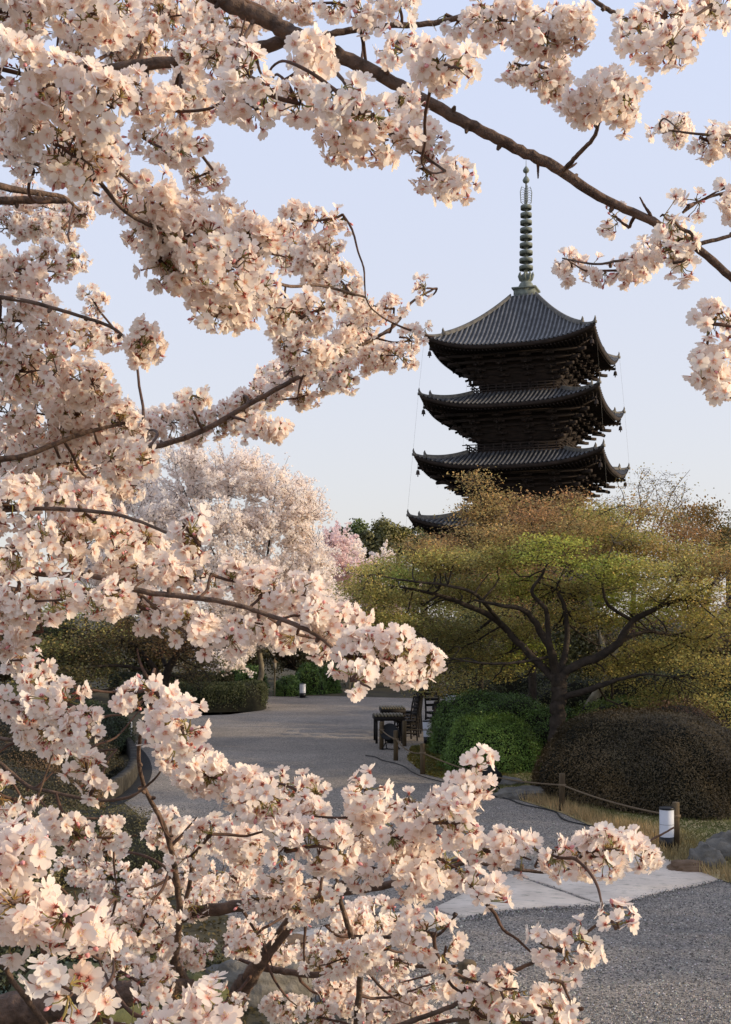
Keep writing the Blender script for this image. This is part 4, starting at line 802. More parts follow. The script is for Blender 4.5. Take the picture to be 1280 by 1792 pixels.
def bud_tpl():
    m = MB(); m.lathe([(.02, -.1), (.2, .1), (.27, .35), (.2, .62), (.02, .8)], n=6, mat=4); m.lathe([(.05, -.42), (.13, -.2), (.2, .1)], n=5, mat=2); return m.template()
def bract_tpl():
    m = MB()
    for k in range(5):
        a = k * 1.256; d = np.array([cos(a) * .7, sin(a) * .7, .7]); s_ = np.array([-sin(a), cos(a), 0]) * .17
        m.add([[0, 0, 0], d * .5 + s_, d * 1., d * .5 - s_], [[0, 1, 2, 3]], 5)
    return m.template()
FT = [flower_tpl(c, i) for i, c in enumerate((.08, .2, .3, .42, .15, .35, .6, .8))]; BT = bud_tpl(); BRT = bract_tpl()
def rotz_to(D):
    n = len(D); D = unit(D); A = unit(np.cross(D, unit(R.normal(size=(n, 3))))); return np.stack([A, np.cross(D, A), D], -1)
FM = ['petal', 'stamen', 'calyx', 'petal', 'bud', 'bract', 'stalk']
FR = .0160
def blossom_umbels(bl, tw, nodes, outd, per, Y=2.5, buds=.05, fr=FR, ped=.028, bias=.9):
    """from every node a handful of stalked flowers"""
    n = len(nodes)
    if n == 0: return
    k = R.poisson(per, n) + 1; idx = np.repeat(np.arange(n), k); m = len(idx)
    D = unit(outd[idx] * bias + R.normal(size=(m, 3)) * .62 + [0, 0, -.12])
    L = ped * (.65 + .6 * R.random((m, 1))); A = nodes[idx]; E = A + D * L
    face = unit(D + R.normal(size=(m, 3)) * .38); isb = R.random(m) < buds
    rnd = np.clip(.35 + R.normal(size=n)[idx] * .2 + R.normal(size=m) * .2, 0, 1)
    ti = R.integers(0, len(FT), m)
    for q in range(len(FT)):
        s = (ti == q) & ~isb; bl.inst(FT[q], E[s], rotz_to(face[s]), fr * (.88 + .24 * R.random(s.sum())), rnd[s])
    bl.inst(BT, E[isb], rotz_to(D[isb]), fr * .6 * (.8 + .5 * R.random(isb.sum())))
    bl.sticks(A, E - face * (fr * .35), .0010 if Y < 3.2 else .0013, .0009, mat=6, mid=(A + E) / 2 + R.normal(size=(m, 3)) * .002 + [0, 0, -.001])
    bl.inst(BRT, nodes, rotz_to(outd + R.normal(size=(n, 3)) * .4), .0085 * (.6 + .8 * R.random(n)))
def perp_rand(T, n):
    v = R.normal(size=(n, 3)); v -= T * (v * T).sum(-1, keepdims=True); return unit(v)
def cherry(name, label, base, trunk, limbs, caps, group=None, bare=()):
    root = thing(name, label, 'cherry tree', (base[0], base[1], 0), group=group)
    LP = []; LR = []; LI = []
    p, r = smooth_path(np.array([t[:3] for t in trunk]), np.array([t[3] for t in trunk]), 6); m = MB(); m.tube(p, r, 14, jit=.12); part(m, 'trunk', MT['bark'], root, True)
    LP.append(p); LR.append(r); LI.append(np.full(len(p), 0))
    limbs_o = []; BL = []; TW = []
    for i, L in enumerate(limbs):
        p, r = limb(L, 7, .10)
        m = MB(); m.tube(p, r, 9, jit=.14)
        for q in range(2, len(p) - 1, 3):      # knots and spur stubs
            if R.random() < .3:
                d = perp_rand(unit(p[q + 1] - p[q]), 1)[0]; m.tube([p[q], p[q] + d * (r[q] + .004), p[q] + d * (r[q] + .009)], [min(r[q] * .7, .007), .005, .003], 5)
        limbs_o.append(part(m, 'branch', MT['bark'], root, True)); LP.append(p); LR.append(r); LI.append(np.full(len(p), i)); BL.append(MB()); TW.append(MB())
    AP = np.concatenate(LP); AR = np.concatenate(LR); AI = np.concatenate(LI)
    for cpd in caps:
        x0, y0, x1, y1, r0, r1, Y = cpd[:7]; dens = cpd[7] if len(cpd) > 7 else 2.7
        a = P(x0, y0, Y); b = P(x1, y1, Y + R.normal() * .04 * Y); ra, rb = r0 * Y / F, r1 * Y / F
        da = np.linalg.norm((AP - a) * [1, .7, 1], axis=1); db = np.linalg.norm((AP - b) * [1, .7, 1], axis=1)
        if db.min() < da.min(): a, b, ra, rb, da = b, a, rb, ra, db
        j = int(np.argmin(da)); i = AI[j]; bl, tw = BL[i], TW[i]
        if da[j] > .02:
            cv, cr_ = smooth_path(curve(AP[j], a, .10, 6, .0), np.linspace(min(AR[j] * .6, .0055), .0032, 6), 3); tw.tube(cv, cr_, 5, jit=.25)
        if np.linalg.norm(b - a) < .02: b = a + unit(R.normal(size=3)) * ra * .5
        ax = curve(a, b, .05, 7); tw.tube(ax, np.linspace(.0036, .0016, 7), 5, jit=.3)
        L = np.linalg.norm(b - a); rm = (ra + rb) / 2
        area = 2 * rm * L + pi * rm * rm; nf = dens * area / (pi * FR * FR * .62); per = 4.2; nn = max(2, int(nf / (per + 1)))
        t = R.random(nn) * (1 + .6 * rm / max(L, .01)) - .3 * rm / max(L, .01); tc = np.clip(t, 0, 1); T = unit(b - a)
        q = np.stack([np.interp(tc, np.linspace(0, 1, 7), ax[:, k]) for k in range(3)], 1) + T * ((t - tc) * L)[:, None]
        rr = np.maximum((ra * (1 - tc) + rb * tc) - .030, .008); pr = perp_rand(T, nn); d_ = pr * (rr * R.random(nn) ** .5)[:, None]; node = q + d_
        outd = unit(pr + T * (R.normal(size=(nn, 1)) * .35) + T * ((t - tc) * 6)[:, None])
        rad = node - q; tw.sticks(q, node, .0016, .0012, mid=(q + node) / 2 + R.normal(size=node.shape) * .004)
        blossom_umbels(bl, tw, node, outd, per, Y, buds=.075 if dens > 1.8 else .15)
    for (x0, y0, x1, y1, Y) in bare:
        q_ = np.stack([AP[:, 0] * F / AP[:, 1] + CX - x0, HY - (AP[:, 2] - H) * F / AP[:, 1] - y0], 1); j = int(np.argmin(np.hypot(*q_.T))); i = AI[j]; Y = AP[j][1]; a = P(x0, y0, Y); b = P(x1, y1, Y); da = np.linalg.norm(AP - a, axis=1)
        cv, cr_ = smooth_path(curve(AP[j], b if da[j] < .12 else AP[j] + (b - a), .07, 4), np.linspace(.0045, .0014, 4), 6); TW[i].tube(cv, cr_, 5, jit=.3)
    for i in range(len(limbs)):
        if BL[i].n: sub(BL[i], 'blossoms', [MT[x] for x in FM], limbs_o[i], root)
        if TW[i].n: sub(TW[i], 'twigs', MT['bark_twig'], limbs_o[i], root)
    return root
def LB(Y, s, dz=0):   # "x,y,w; x,y,w" at a depth (linearly Y..Y+dz)
    q = [tuple(map(float, t.split(','))) for t in s.split(';')]; n = len(q); return [(a, b, Y + dz * i / max(1, n - 1), w) for i, (a, b, w) in enumerate(q)]
UL = [LB(2.35, '-420,560,34;-300,300,30;-120,90,26;80,-60,22;260,-60,19;350,-25,15;400,5,14.5;470,35,14.5;520,65,15;600,100,12.5;690,145,11;760,185,10.5;830,222,10;900,258,9.5;970,292,9.5;1050,345,8;1130,382,7.5;1215,430,7;1290,495,6.5'),
      LB(2.4, '520,66,11;430,88,11;330,105,10.5;230,115,9.5;160,128,9;80,138,5', .1), LB(2.4, '535,70,6;600,55,6;680,45,5;760,40,5;860,14,4.5;930,-15,3'),
      LB(1.9, '-60,80,5;0,135,4.5;60,190,4.2;110,240,4;160,300,4;220,370,3.6;280,400,3.6;330,412,3;400,450,2.5', .2), LB(2.6, '-90,360,9;-40,354,7.5;30,350,7;75,350,6.5;118,352,4'),
      LB(2.1, '-60,255,4;0,270,4;60,285,4;120,315,3.5;175,342,2.5'), LB(2.5, '-60,515,5;0,520,4;60,530,3.6;130,550,3.2;190,570,3;225,595,2', -.1),
      LB(2.7, '-60,640,4;0,645,3.5;60,652,3;100,685,3;150,700,2'), LB(2.1, '900,-140,7;980,-60,5;1040,0,4;1080,25,3.8;1120,45,3.5;1165,55,2.5'),
      LB(2.33, '985,300,4.5;1012,270,4;1040,240,3.6;1050,205,3.4;1062,175,3', -.3), LB(2.34, '1213,429,4;1260,418,3.4;1300,405,3'), LB(2.36, '1200,424,3;1150,440,2.6;1090,455,2.4;1040,462,2;985,452,1.4', .5), LB(2.34, '1195,372,2.5;1225,352,2.5;1265,338,2.5;1320,330,3'),
      LB(3.2, '-60,880,8;100,830,6;240,790,5;340,760,5;450,700,4.5;560,640,4;640,600,3.4;690,570,2.8;720,530,2.3;760,505,1.8', .3),
      LB(2.3, '300,400,3;380,450,3;430,470,3;500,500,3;560,500,2.5;640,520,2', .5),
      LB(2.3, '-90,1000,7;0,1001,6;90,1005,5.5;170,1010,5;250,1035,5.2;330,1045,5;400,1055,4.5;480,1080,4.2;560,1115,4;620,1175,3;640,1190,2', -.15),
      LB(2.3, '236,1030,3;280,1070,2.8;330,1110,2.6;362,1122,2', -.1), LB(2.6, '-60,1020,5;60,1034,4;190,1030,3'), LB(2.7, '-90,800,7;30,800,5;140,760,4;220,740,2.6'),
      LB(2.4, '-90,900,6;60,890,4;200,900,3.4;300,935,2.6;345,950,2', -.4), LB(2.2, '1400,560,5;1330,600,4;1270,620,3;1235,640,2', -.25), LB(2.6, '1400,230,4;1300,236,3;1240,236,2.5;1170,228,1.6'),
      LB(3.6, '-90,300,8;20,330,6;110,345,4;150,380,2', .3), LB(2.35, '560,95,4;600,140,3.4;640,190,3;700,240,2.8;780,300,2.2', -.3), LB(2.35, '440,45,4;410,110,4;470,150,2.6', -.5), LB(2.35,'860,15,4;900,60,3.4;940,110,3;985,150,2',.1)]
UC = [(0, 20, 200, 30, 70, 60, 1.9), (0, 120, 200, 190, 75, 66, 1.8), (40, 230, 160, 290, 66, 62, 1.9), (170, 20, 330, 25, 55, 45, 2.6), (200, 80, 330, 95, 45, 40, 2.9), (220, 150, 300, 195, 42, 45, 2.2), (250, 240, 330, 250, 30, 32, 2.5), (310, 160, 360, 190, 35, 35, 2.4),
      (0, 200, 60, 300, 60, 50, 2.4), (120, 60, 240, 80, 50, 50, 2.6), (330, 40, 450, 20, 40, 35, 2.8),
      (150, 250, 300, 380, 68, 68, 2.0), (300, 400, 400, 465, 68, 72, 2.15), (280, 455, 350, 495, 42, 42, 2.1), (365, 555, 460, 500, 34, 50, 2.1), (440, 420, 500, 450, 58, 55, 2.4), (335, 312, 375, 300, 26, 24, 2.6), (510, 385, 600, 375, 28, 18, 2.9), (500, 425, 575, 445, 38, 38, 3.2), (370, 380, 430, 400, 40, 40, 2.5), (200, 330, 260, 420, 50, 30, 2.2),
      (540, 470, 610, 510, 48, 36, 3.0), (620, 518, 690, 540, 32, 26, 3.1), (515, 560, 570, 540, 42, 38, 2.6), (500, 605, 570, 640, 30, 38, 3.0), (620, 565, 600, 610, 28, 32, 3.2), (440, 520, 500, 540, 40, 40, 2.4),
      (340, 100, 420, 110, 42, 45, 2.3), (390, 160, 450, 190, 40, 38, 1.95), (430, 120, 520, 180, 42, 42, 1.7), (540, 90, 570, 170, 42, 45, 1.9), (590, 160, 650, 195, 50, 48, 1.7), (590, 240, 680, 245, 34, 38, 1.9), (690, 215, 760, 250, 42, 34, 2.1), (740, 295, 815, 315, 32, 24, 2.1), (765, 115, 805, 120, 36, 36, 1.75), (690, 60, 740, 80, 28, 26, 2.2, 1.5), (450, 15, 620, 15, 24, 24, 2.8), (630, 20, 700, 15, 32, 30, 2.3), (700, 170, 730, 190, 30, 25, 2.2), (400, 50, 440, 60, 25, 25, 2.6),
      (850, 20, 950, 50, 40, 58, 2.3), (900, 110, 975, 125, 36, 42, 2.5), (970, 20, 1005, 50, 48, 40, 2.3), (780, 25, 850, 60, 24, 30, 2.4), (955, 140, 985, 150, 28, 28, 2.4), (1025, 175, 1095, 175, 48, 50, 2.0), (1050, 140, 1080, 200, 40, 40, 2.0),
      (1120, 60, 1180, 75, 38, 42, 2.0), (1165, 20, 1200, 50, 26, 30, 2.1), (1095, 40, 1110, 60, 20, 20, 2.1), (1245, 8, 1290, 15, 22, 26, 2.2), (1160, 232, 1180, 232, 14, 16, 2.8), (1225, 240, 1300, 248, 28, 32, 2.6), (1275, 330, 1310, 370, 24, 32, 2.2), (1240, 565, 1300, 575, 38, 45, 1.9), (1235, 640, 1300, 660, 42, 48, 1.9), (1270, 690, 1300, 700, 24, 24, 1.9),
      (985, 455, 1000, 470, 20, 22, 2.9), (1040, 475, 1130, 462, 24, 30, 2.9), (1125, 440, 1190, 420, 30, 24, 2.5), (1078, 378, 1102, 398, 16, 18, 2.4, 1.1), (1160, 375, 1205, 405, 20, 24, 2.1, 1.4), (1180, 460, 1200, 455, 14, 14, 2.2, 1.5), (1205, 360, 1230, 350, 8, 8, 2.3, .8),
      (0, 400, 110, 400, 36, 28, 4), (20, 330, 150, 375, 36, 18, 4), (0, 480, 90, 475, 56, 46, 2.6), (95, 465, 140, 450, 20, 14, 3.5), (0, 560, 120, 570, 56, 50, 2.5), (145, 590, 195, 600, 30, 26, 2.7), (245, 598, 258, 612, 34, 34, 2.3), (0, 640, 90, 650, 60, 56, 2.6), (100, 650, 165, 672, 45, 42, 2.7), (0, 720, 140, 725, 55, 52, 2.8), (150, 745, 215, 740, 45, 42, 2.8), (180, 800, 265, 802, 42, 34, 2.7), (0, 800, 120, 810, 55, 52, 2.9), (160, 520, 175, 545, 22, 22, 3.4), (160, 690, 200, 700, 26, 26, 3.0), (60, 760, 200, 770, 40, 40, 3.3),
      (250, 755, 340, 752, 34, 40, 3.6), (340, 752, 430, 722, 38, 38, 3.6), (330, 688, 345, 695, 20, 20, 3.0), (430, 708, 500, 662, 36, 36, 3.5), (500, 662, 580, 635, 34, 34, 3.4), (580, 625, 650, 608, 32, 30, 3.4), (640, 630, 700, 622, 30, 18, 3.3), (600, 585, 645, 565, 34, 28, 3.4), (560, 668, 620, 662, 20, 22, 3.4), (440, 758, 490, 750, 28, 18, 3.0), (735, 582, 760, 590, 14, 10, 3.0, 1.6), (700, 590, 720, 610, 12, 14, 3.2, 1.6), (750, 505, 765, 505, 5, 5, 3.3, 1), (470, 700, 540, 690, 24, 20, 3.4),
      (0, 880, 150, 880, 62, 56, 2.3), (0, 960, 150, 960, 58, 52, 2.2), (150, 900, 200, 955, 45, 48, 2.3), (0, 1045, 110, 1050, 46, 38, 2.2), (120, 1035, 200, 1045, 40, 40, 2.2), (200, 985, 260, 1000, 44, 44, 2.5), (320, 915, 350, 955, 38, 40, 1.9), (280, 1000, 360, 1010, 42, 36, 2.4), (370, 1005, 450, 1020, 40, 40, 2.3), (460, 1040, 560, 1062, 44, 46, 2.3), (560, 1062, 640, 1105, 46, 46, 2.2), (610, 1148, 700, 1155, 45, 46, 2.1), (700, 1130, 765, 1175, 36, 26, 2.1), (240, 1060, 330, 1085, 42, 42, 2.3), (340, 1112, 400, 1118, 40, 34, 2.2), (615, 1190, 650, 1205, 24, 20, 2.0), (430, 1085, 500, 1100, 32, 32, 2.5), (520, 1110, 565, 1125, 28, 24, 2.4), (0, 1108, 75, 1105, 38, 28, 2.4), (160, 830, 240, 850, 40, 30, 2.9), (260, 940, 300, 960, 30, 30, 2.6)]
UBare = [(990, 300, 1010, 285, 2.33), (935, 285, 942, 312, 2.35), (560, 720, 520, 700, 3.3), (220, 115, 245, 75, 2.4), (410, 85, 430, 30, 2.4), (440, 88, 470, 150, 2.3), (100, 60, 110, 20, 2.3), (700, 145, 690, 190, 2.3), (600, 100, 580, 60, 2.3), (1140, 384, 1120, 345, 2.3)]
ub = (-2.6, 2.6)
cherry('cherry_tree', 'overhanging cherry tree framing the sky with branches heavy with pale pink blossom', ub, [(-2.7, 3.2, 0, .19), (-2.65, 3.1, 1.0, .17), (-2.5, 2.9, 2.0, .15), (-1.9, 2.6, 2.9, .11), (-1.35, 2.4, 3.3, .07)], UL, UC, bare=UBare)
LL = [LB(3.3, '-60,1790,34;60,1765,30;150,1747,27;220,1738,24;290,1728,17;340,1722,8'), LB(3.3, '380,1850,22;415,1745,18;445,1700,14;490,1640,10;560,1575,7;620,1530,5', -.5), LB(3.2, '190,1645,15;240,1622,12;330,1600,12;420,1585,10.5;520,1566,9.5;600,1560,8;680,1548,7;760,1515,5;830,1500,4', -.6),
      LB(3.2, '280,1732,9;303,1690,6.5;314,1620,6;312,1560,5.5;300,1490,5;285,1440,4.5;258,1390,4;244,1340,3.6;246,1290,3.2;262,1240,2.5;275,1205,1.5', -1.0),
      LB(2.6, '-60,1285,3.6;0,1292,3.4;60,1302,3.2;120,1315,3;205,1312,2', -.3), LB(2.7, '-60,1290,4;0,1335,3.6;50,1375,3.4;90,1385,3;160,1400,3;225,1395,2.6;272,1362,2;290,1330,1.5', -.2), LB(2.6, '-60,1450,4;55,1440,3.6;110,1424,3;150,1432,2.4;210,1432,1.6'), LB(2.4, '20,1420,2.6;60,1400,2.4;75,1370,2;92,1320,1.6'),
      LB(3.2, '448,1690,7;500,1700,6;560,1706,5.5;620,1698,5;690,1690,4;760,1692,3.6;800,1690,3', -.5), LB(3.0, '624,1800,6;630,1700,5.5;615,1640,5;600,1590,4.5;590,1540,3;580,1500,2', -.4), LB(2.5, '640,1555,4;700,1505,3.6;740,1450,3.2;790,1395,2.6;822,1350,1.6', -.3),
      LB(2.4, '760,1530,4;820,1510,3.6;880,1518,3.2;960,1526,3;1030,1514,2.8;1100,1490,2.2;1140,1470,2;1180,1448,1.6', -.1), LB(2.1, '560,1850,6;690,1798,5;780,1765,4.2;850,1730,4;900,1700,3.6;945,1678,3.2;1000,1650,2.8;1045,1618,2.6;1070,1598,2', -.2), LB(2.2, '620,1830,5;780,1788,4;850,1780,3.4;940,1770,3;1010,1755,2', -.2),
      LB(2.0, '-60,1640,6;0,1680,5;25,1720,5;60,1765,5.5;90,1810,6', .3), LB(3.6, '120,1590,5;200,1560,4.4;270,1530,4;320,1500,3;380,1480,2'), LB(3.4, '330,1730,8;300,1650,5;330,1560,4;340,1500,3;380,1440,2', -.8), LB(2.8, '480,1640,5;540,1560,4.4;560,1500,4;540,1450,3;500,1420,2', -.8), LB(1.9, '-60,1600,5;30,1590,4;120,1620,3;180,1640,2', -.3), LB(2.2,'440,1850,6;380,1790,5;340,1770,3',-.4), LB(3.0, '620,1640,4;700,1640,3.4;760,1640,3;800,1600,2', -.6)]
LC = [(0, 1150, 85, 1165, 20, 16, 2.6), (15, 1230, 60, 1235, 30, 30, 2.3), (95, 1225, 160, 1250, 40, 42, 2.0), (70, 1190, 90, 1195, 22, 20, 2.2), (140, 1285, 175, 1290, 34, 28, 2.0), (20, 1275, 100, 1280, 24, 26, 2.4), (222, 1222, 240, 1232, 26, 26, 2.0), (268, 1205, 310, 1260, 28, 32, 1.9), (275, 1270, 322, 1285, 32, 36, 1.9), (315, 1310, 335, 1340, 26, 28, 2.1), (150, 1335, 160, 1400, 26, 28, 2.1), (335, 1350, 420, 1370, 42, 46, 2.0), (420, 1390, 470, 1395, 42, 46, 2.0), (110, 1448, 240, 1462, 34, 38, 2.3), (0, 1388, 28, 1400, 24, 22, 2.0), (0, 1490, 50, 1495, 46, 50, 1.38), (20, 1580, 60, 1600, 64, 56, 1.3), (110, 1600, 150, 1655, 52, 48, 1.3), (90, 1700, 125, 1735, 54, 48, 1.3), (10, 1650, 30, 1640, 34, 34, 1.38), (300, 1795, 385, 1765, 46, 50, 1.38), (150, 1780, 250, 1800, 30, 30, 1.38), (10, 1440, 60, 1450, 24, 24, 2.4),
      (480, 1420, 560, 1430, 45, 40, 2.2), (500, 1490, 590, 1490, 56, 58, 1.9), (635, 1375, 660, 1420, 42, 38, 1.9), (715, 1395, 728, 1430, 24, 24, 2.2), (690, 1465, 720, 1490, 45, 40, 2.1), (760, 1440, 805, 1440, 36, 34, 2.0), (800, 1400, 818, 1370, 24, 22, 2.0), (828, 1355, 835, 1340, 20, 12, 2.0), (825, 1555, 850, 1580, 38, 36, 1.9), (640, 1515, 740, 1540, 44, 44, 2.1), (850, 1490, 930, 1505, 30, 32, 2.2), (765, 1500, 800, 1520, 34, 32, 2.1), (940, 1490, 1010, 1505, 18, 20, 2.2, 1.7), (1020, 1495, 1060, 1505, 26, 28, 2.2), (1085, 1480, 1128, 1490, 30, 28, 2.2), (945, 1650, 985, 1665, 28, 32, 1.9), (1020, 1650, 1035, 1668, 22, 20, 1.9), (700, 1615, 760, 1635, 38, 38, 2.0), (780, 1655, 775, 1680, 26, 26, 2.0), (850, 1720, 905, 1730, 36, 36, 2.0), (930, 1755, 1020, 1765, 32, 24, 2.0), (830, 1765, 870, 1785, 32, 34, 2.0), (960, 1715, 985, 1720, 18, 18, 2.0), (1068, 1606, 1078, 1612, 5, 6, 1.9, 1), (770, 1740, 820, 1730, 30, 28, 2.1), (900, 1790, 990, 1800, 30, 30, 1.9), (620, 1440, 650, 1470, 38, 38, 2.3), (560, 1390, 530, 1400, 20, 20, 2.3), (470, 1370, 520, 1385, 22, 22, 2.4),
      (120, 1535, 260, 1555, 42, 46, 3.4), (300, 1530, 420, 1540, 46, 42, 3.4), (280, 1450, 340, 1480, 34, 36, 3.0), (400, 1470, 440, 1500, 36, 36, 2.7), (420, 1640, 540, 1650, 34, 36, 3.4), (570, 1620, 660, 1610, 46, 46, 3.0), (300, 1650, 380, 1670, 30, 32, 3.4), (560, 1740, 700, 1745, 38, 40, 3.2), (480, 1760, 560, 1780, 26, 28, 3.2), (620, 1670, 720, 1690, 30, 30, 2.8), (215, 1560, 280, 1620, 36, 38, 2.8), (280, 1420, 300, 1440, 24, 24, 2.9), (640, 1775, 760, 1770, 34, 34, 3.0), (340, 1590, 360, 1560, 26, 26, 3.0), (130, 1500, 190, 1490, 26, 26, 3.0), (230, 1680, 270, 1640, 26, 26, 3.1), (440, 1570, 520, 1610, 28, 26, 2.9), (400, 1740, 420, 1770, 22, 24, 3.0), (700, 1740, 760, 1720, 22, 26, 3.0), (490, 1540, 560, 1545, 30, 30, 2.4), (80, 1330, 100, 1300, 12, 14, 2.5, 1.2), (180, 1620, 200, 1680, 26, 24, 2.9), (540, 1680, 600, 1660, 20, 24, 3.0), (430, 1660, 470, 1620, 24, 26, 2.6), (330, 1500, 370, 1460, 26, 26, 2.3), (210, 1700, 260, 1740, 26, 26, 2.4), (520, 1600, 560, 1570, 26, 26, 2.4), (775, 1425, 826, 1362, 30, 20, 2.05, 3.2), (735, 1470, 780, 1425, 36, 32, 2.1), (960, 1490, 1085, 1488, 20, 26, 2.2), (150, 1600, 240, 1640, 30, 32, 2.7), (230, 1690, 330, 1780, 26, 30, 2.4), (560, 1690, 680, 1660, 28, 28, 2.6)]
LBare = [(0, 1345, 60, 1430, 2.7), (60, 1440, 70, 1500, 2.6), (95, 1385, 130, 1470, 2.7), (60, 1380, 95, 1350, 2.6), (90, 1165, 200, 1150, 2.7), (200, 1150, 240, 1135, 2.7), (330, 1400, 300, 1470, 2.6), (300, 1480, 345, 1430, 2.4), (400, 1495, 452, 1480, 2.4), (540, 1600, 540, 1720, 2.9), (640, 1700, 720, 1760, 2.7), (720, 1640, 620, 1700, 2.6), (420, 1600, 480, 1700, 3.0), (250, 1700, 200, 1640, 3.1), (330, 1720, 290, 1640, 3.1), (780, 1700, 700, 1720, 2.4), (840, 1695, 880, 1690, 2.3), (205, 1640, 130, 1560, 3.2), (205, 1500, 240, 1620, 3.2), (200, 1480, 205, 1560, 3.2), (460, 1680, 520, 1760, 3.1), (60, 1180, 0, 1215, 2.6)]
b1 = P(-60, 1790, 3.3)
cherry('cherry_tree', 'low cherry tree at bottom left with a thick dark limb and blossom over the path', (-1.7, 3.6), [(-1.7, 3.7, 0, .20), (-1.6, 3.6, .7, .17), (-1.4, 3.45, 1.35, .12), (b1[0], b1[1], b1[2], .06)], LL, LC, bare=LBare)
# ---------------- distant cherry trees ----------------
def far_petals(seed):
    m = MB(); r = np.random.default_rng(seed)
    for k in range(5):
        a = k * 1.2566; d = np.array([cos(a), sin(a), .3]); s_ = np.array([-sin(a), cos(a), 0]) * .42
        m.add([[0, 0, 0], d * .7 + s_, d * 1.0, d * .7 - s_], [[0, 1, 2, 3]], 0, [[.1, .5, 0], [.8, .5, 0], [1, .5, 0], [.8, .5, 0]])
    return m.template()
FP = far_petals(1)
def far_cherry(label, base, trunkspec, limbs, blobs, n_per, fs, pm, tname='cherry_tree', cat='cherry tree'):
    root = thing(tname, label, cat, (base[0], base[1], 0)); NP = []; 
    p, r = limb(trunkspec, 5, .1); m = MB(); m.tube(p, r, 10, jit=.15); part(m, 'trunk', MT['bark_pale'], root, True); NP.append(p[-6:])
    for L in limbs: p, r = limb(L, 5, .15); m = MB(); m.tube(p, r, 6, jit=.1); part(m, 'branch', MT['bark_dark'], root, True); NP.append(p)
    NPa = np.concatenate(NP); ND = np.zeros((30000, 3)); nn_ = len(NPa); ND[:nn_] = NPa; tw = MB(); bl = MB()
    for px, py, rx, ry, Y, dep in blobs:
        c = P(px, py, Y); rad = np.array([rx * Y / F, dep, ry * Y / F]); ns = max(6, int(n_per * (rad[0] * rad[2] + .3) * 1.2))
        for q in range(ns):       # short flowering sprays pointing up and out
            u = unit(R.normal(size=3)); s0 = c + u * rad * R.random() ** .5; k_ = int(np.argmin(np.linalg.norm(ND[:nn_] - s0, axis=1))); a = ND[k_].copy(); gap = np.linalg.norm(s0 - a)
            d = unit(unit(s0 - NPa[int(np.argmin(np.linalg.norm(NPa - s0, axis=1)))] + 1e-6) * .8 + R.normal(size=3) * .45 + [0, 0, .35]); L = .35 + .5 * R.random(); e = s0 + d * L
            if gap > .25 and gap < 3: tw.tube(curve(a, s0, .1, 5), np.linspace(.012, .008, 5), 3, cap=False)
            ND[nn_] = s0; ND[nn_ + 1] = e; nn_ += 2
            cv = curve(s0, e, .08, 5); tw.tube(cv, np.linspace(.012, .004, 5), 3, cap=False)
            k = 34; t = R.random(k); pos = np.stack([np.interp(t, np.linspace(0, 1, 5), cv[:, j]) for j in range(3)], 1) + R.normal(size=(k, 3)) * .055
            bl.inst(FP, pos, rotz_to(R.normal(size=(k, 3)) + [0, 0, .3]), fs * (.7 + .6 * R.random(k)), np.clip(R.random() * .8 + R.normal(size=k) * .15, 0, 1))
    part(tw, 'twigs', MT['bark_twig'], root); part(bl, 'blossoms', MT[pm], root); return root
Yc = 40.
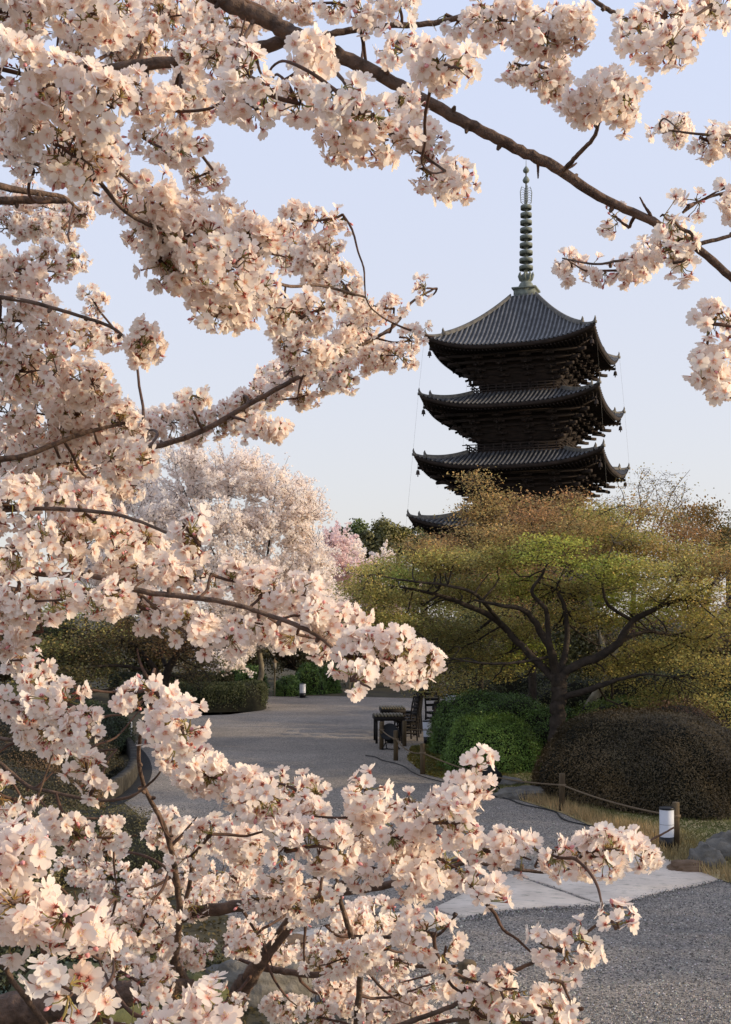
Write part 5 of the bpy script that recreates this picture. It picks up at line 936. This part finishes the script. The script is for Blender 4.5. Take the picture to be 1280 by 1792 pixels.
far_cherry('large white cherry in full bloom behind the left branches', G(455, 1205), [(452, 1228, Yc, 9), (455, 1195, Yc, 7), (458, 1165, Yc, 6.5), (452, 1130, Yc, 6)],
    [LB(Yc, '452,1135,5;420,1060,4;380,980,3;340,900,2;320,850,1'), LB(Yc, '452,1135,5;460,1040,4;470,960,3;480,880,1.4;485,830,.8'), LB(Yc, '440,1100,4;360,1050,3;280,1000,2;230,930,1'), LB(Yc, '455,1130,4;500,1070,3;540,1000,2;560,930,1'), LB(Yc, '430,1080,4;400,970,3;400,880,2;400,820,1')],
    [(400, 850, 45, 30, Yc, 1.4), (340, 860, 50, 40, Yc + 1, 1.4), (460, 850, 45, 30, Yc, 1.4), (510, 900, 45, 30, Yc, 1.4), (290, 910, 60, 50, Yc, 1.3), (380, 920, 60, 40, Yc - 1, 1.4), (460, 930, 60, 40, Yc, 1.4), (530, 950, 35, 30, Yc, 1.2), (330, 990, 60, 40, Yc, 1.4), (420, 1000, 60, 40, Yc - 1, 1.4), (500, 1010, 60, 35, Yc, 1.4), (250, 1000, 50, 40, Yc, 1.4), (480, 1070, 60, 30, Yc, 1.2), (400, 1080, 60, 30, Yc - .5, 1.2), (420, 1130, 40, 20, Yc - 1, 1.), (545, 1040, 40, 30, Yc, 1.), (240, 850, 50, 40, Yc + 2, 1.4), (400, 1165, 30, 10, Yc - 2, .5), (210, 900, 45, 60, Yc + 2, 1.2), (230, 760, 50, 40, Yc + 3, 1.2), (330, 815, 50, 25, Yc, 1.2), (420, 815, 40, 18, Yc, 1.1), (500, 860, 35, 22, Yc, 1.1), (545, 905, 20, 22, Yc, 1.), (555, 985, 30, 25, Yc, 1.1), (570, 1060, 40, 25, Yc, 1.), (180, 1000, 50, 60, Yc + 2, 1.2), (150, 860, 50, 80, Yc + 3, 1.2), (350, 1100, 45, 22, Yc, 1.), (460, 1110, 45, 20, Yc, 1.), (300, 1070, 50, 30, Yc + 1, 1.), (520, 1100, 40, 18, Yc, 1.)], 85, .044, 'petal_white')
Yc = 47.
far_cherry('pink cherry tree behind the left tips of the big maple', G(600, 1205), [(610, 1215, Yc, 6), (612, 1160, Yc, 5), (610, 1110, Yc, 4)], [LB(Yc, '610,1110,3;580,1040,2;560,980,1'), LB(Yc, '610,1110,3;630,1040,2;640,980,1'), LB(Yc, '610,1110,3;660,1070,2;700,1040,1')],
    [(590, 960, 35, 18, Yc, 1.2), (570, 1000, 30, 20, Yc, 1.2), (620, 1000, 40, 22, Yc, 1.2), (640, 1040, 45, 20, Yc, 1.2), (590, 1050, 40, 20, Yc, 1.2), (670, 1075, 35, 16, Yc, 1.2), (700, 1050, 30, 14, Yc, 1.)], 80, .05, 'petal_pink')
Yc = 60.
far_cherry('small pale pink cherry in front of the far evergreens', G(615, 1180), [(622, 1180, Yc, 4), (622, 1050, Yc, 3)], [LB(Yc, '622,1050,2.4;610,1000,1.6;605,975,1'), LB(Yc, '622,1050,2.4;632,1000,1.6;640,970,1')], [(612, 972, 26, 12, Yc, 1.2), (625, 965, 18, 10, Yc, 1.2), (600, 985, 26, 12, Yc, 1.2), (632, 990, 20, 12, Yc, 1.2)], 40, .06, 'petal_white')
Yc = 70.
far_cherry('far white cherry peeping under the olive evergreen', G(672, 1160), [(674, 1160, Yc, 3.4), (674, 1030, Yc, 2.4)], [LB(Yc, '674,1030,2;668,990,1.4;664,970,1'), LB(Yc, '674,1030,2;685,995,1.4;690,975,1')], [(665, 975, 14, 14, Yc, 1.2), (682, 988, 18, 12, Yc, 1.2), (672, 1005, 22, 10, Yc, 1.)], 30, .065, 'petal_white')
print('faces', sum(len(o.data.polygons) for o in bpy.data.objects if o.type == 'MESH'))
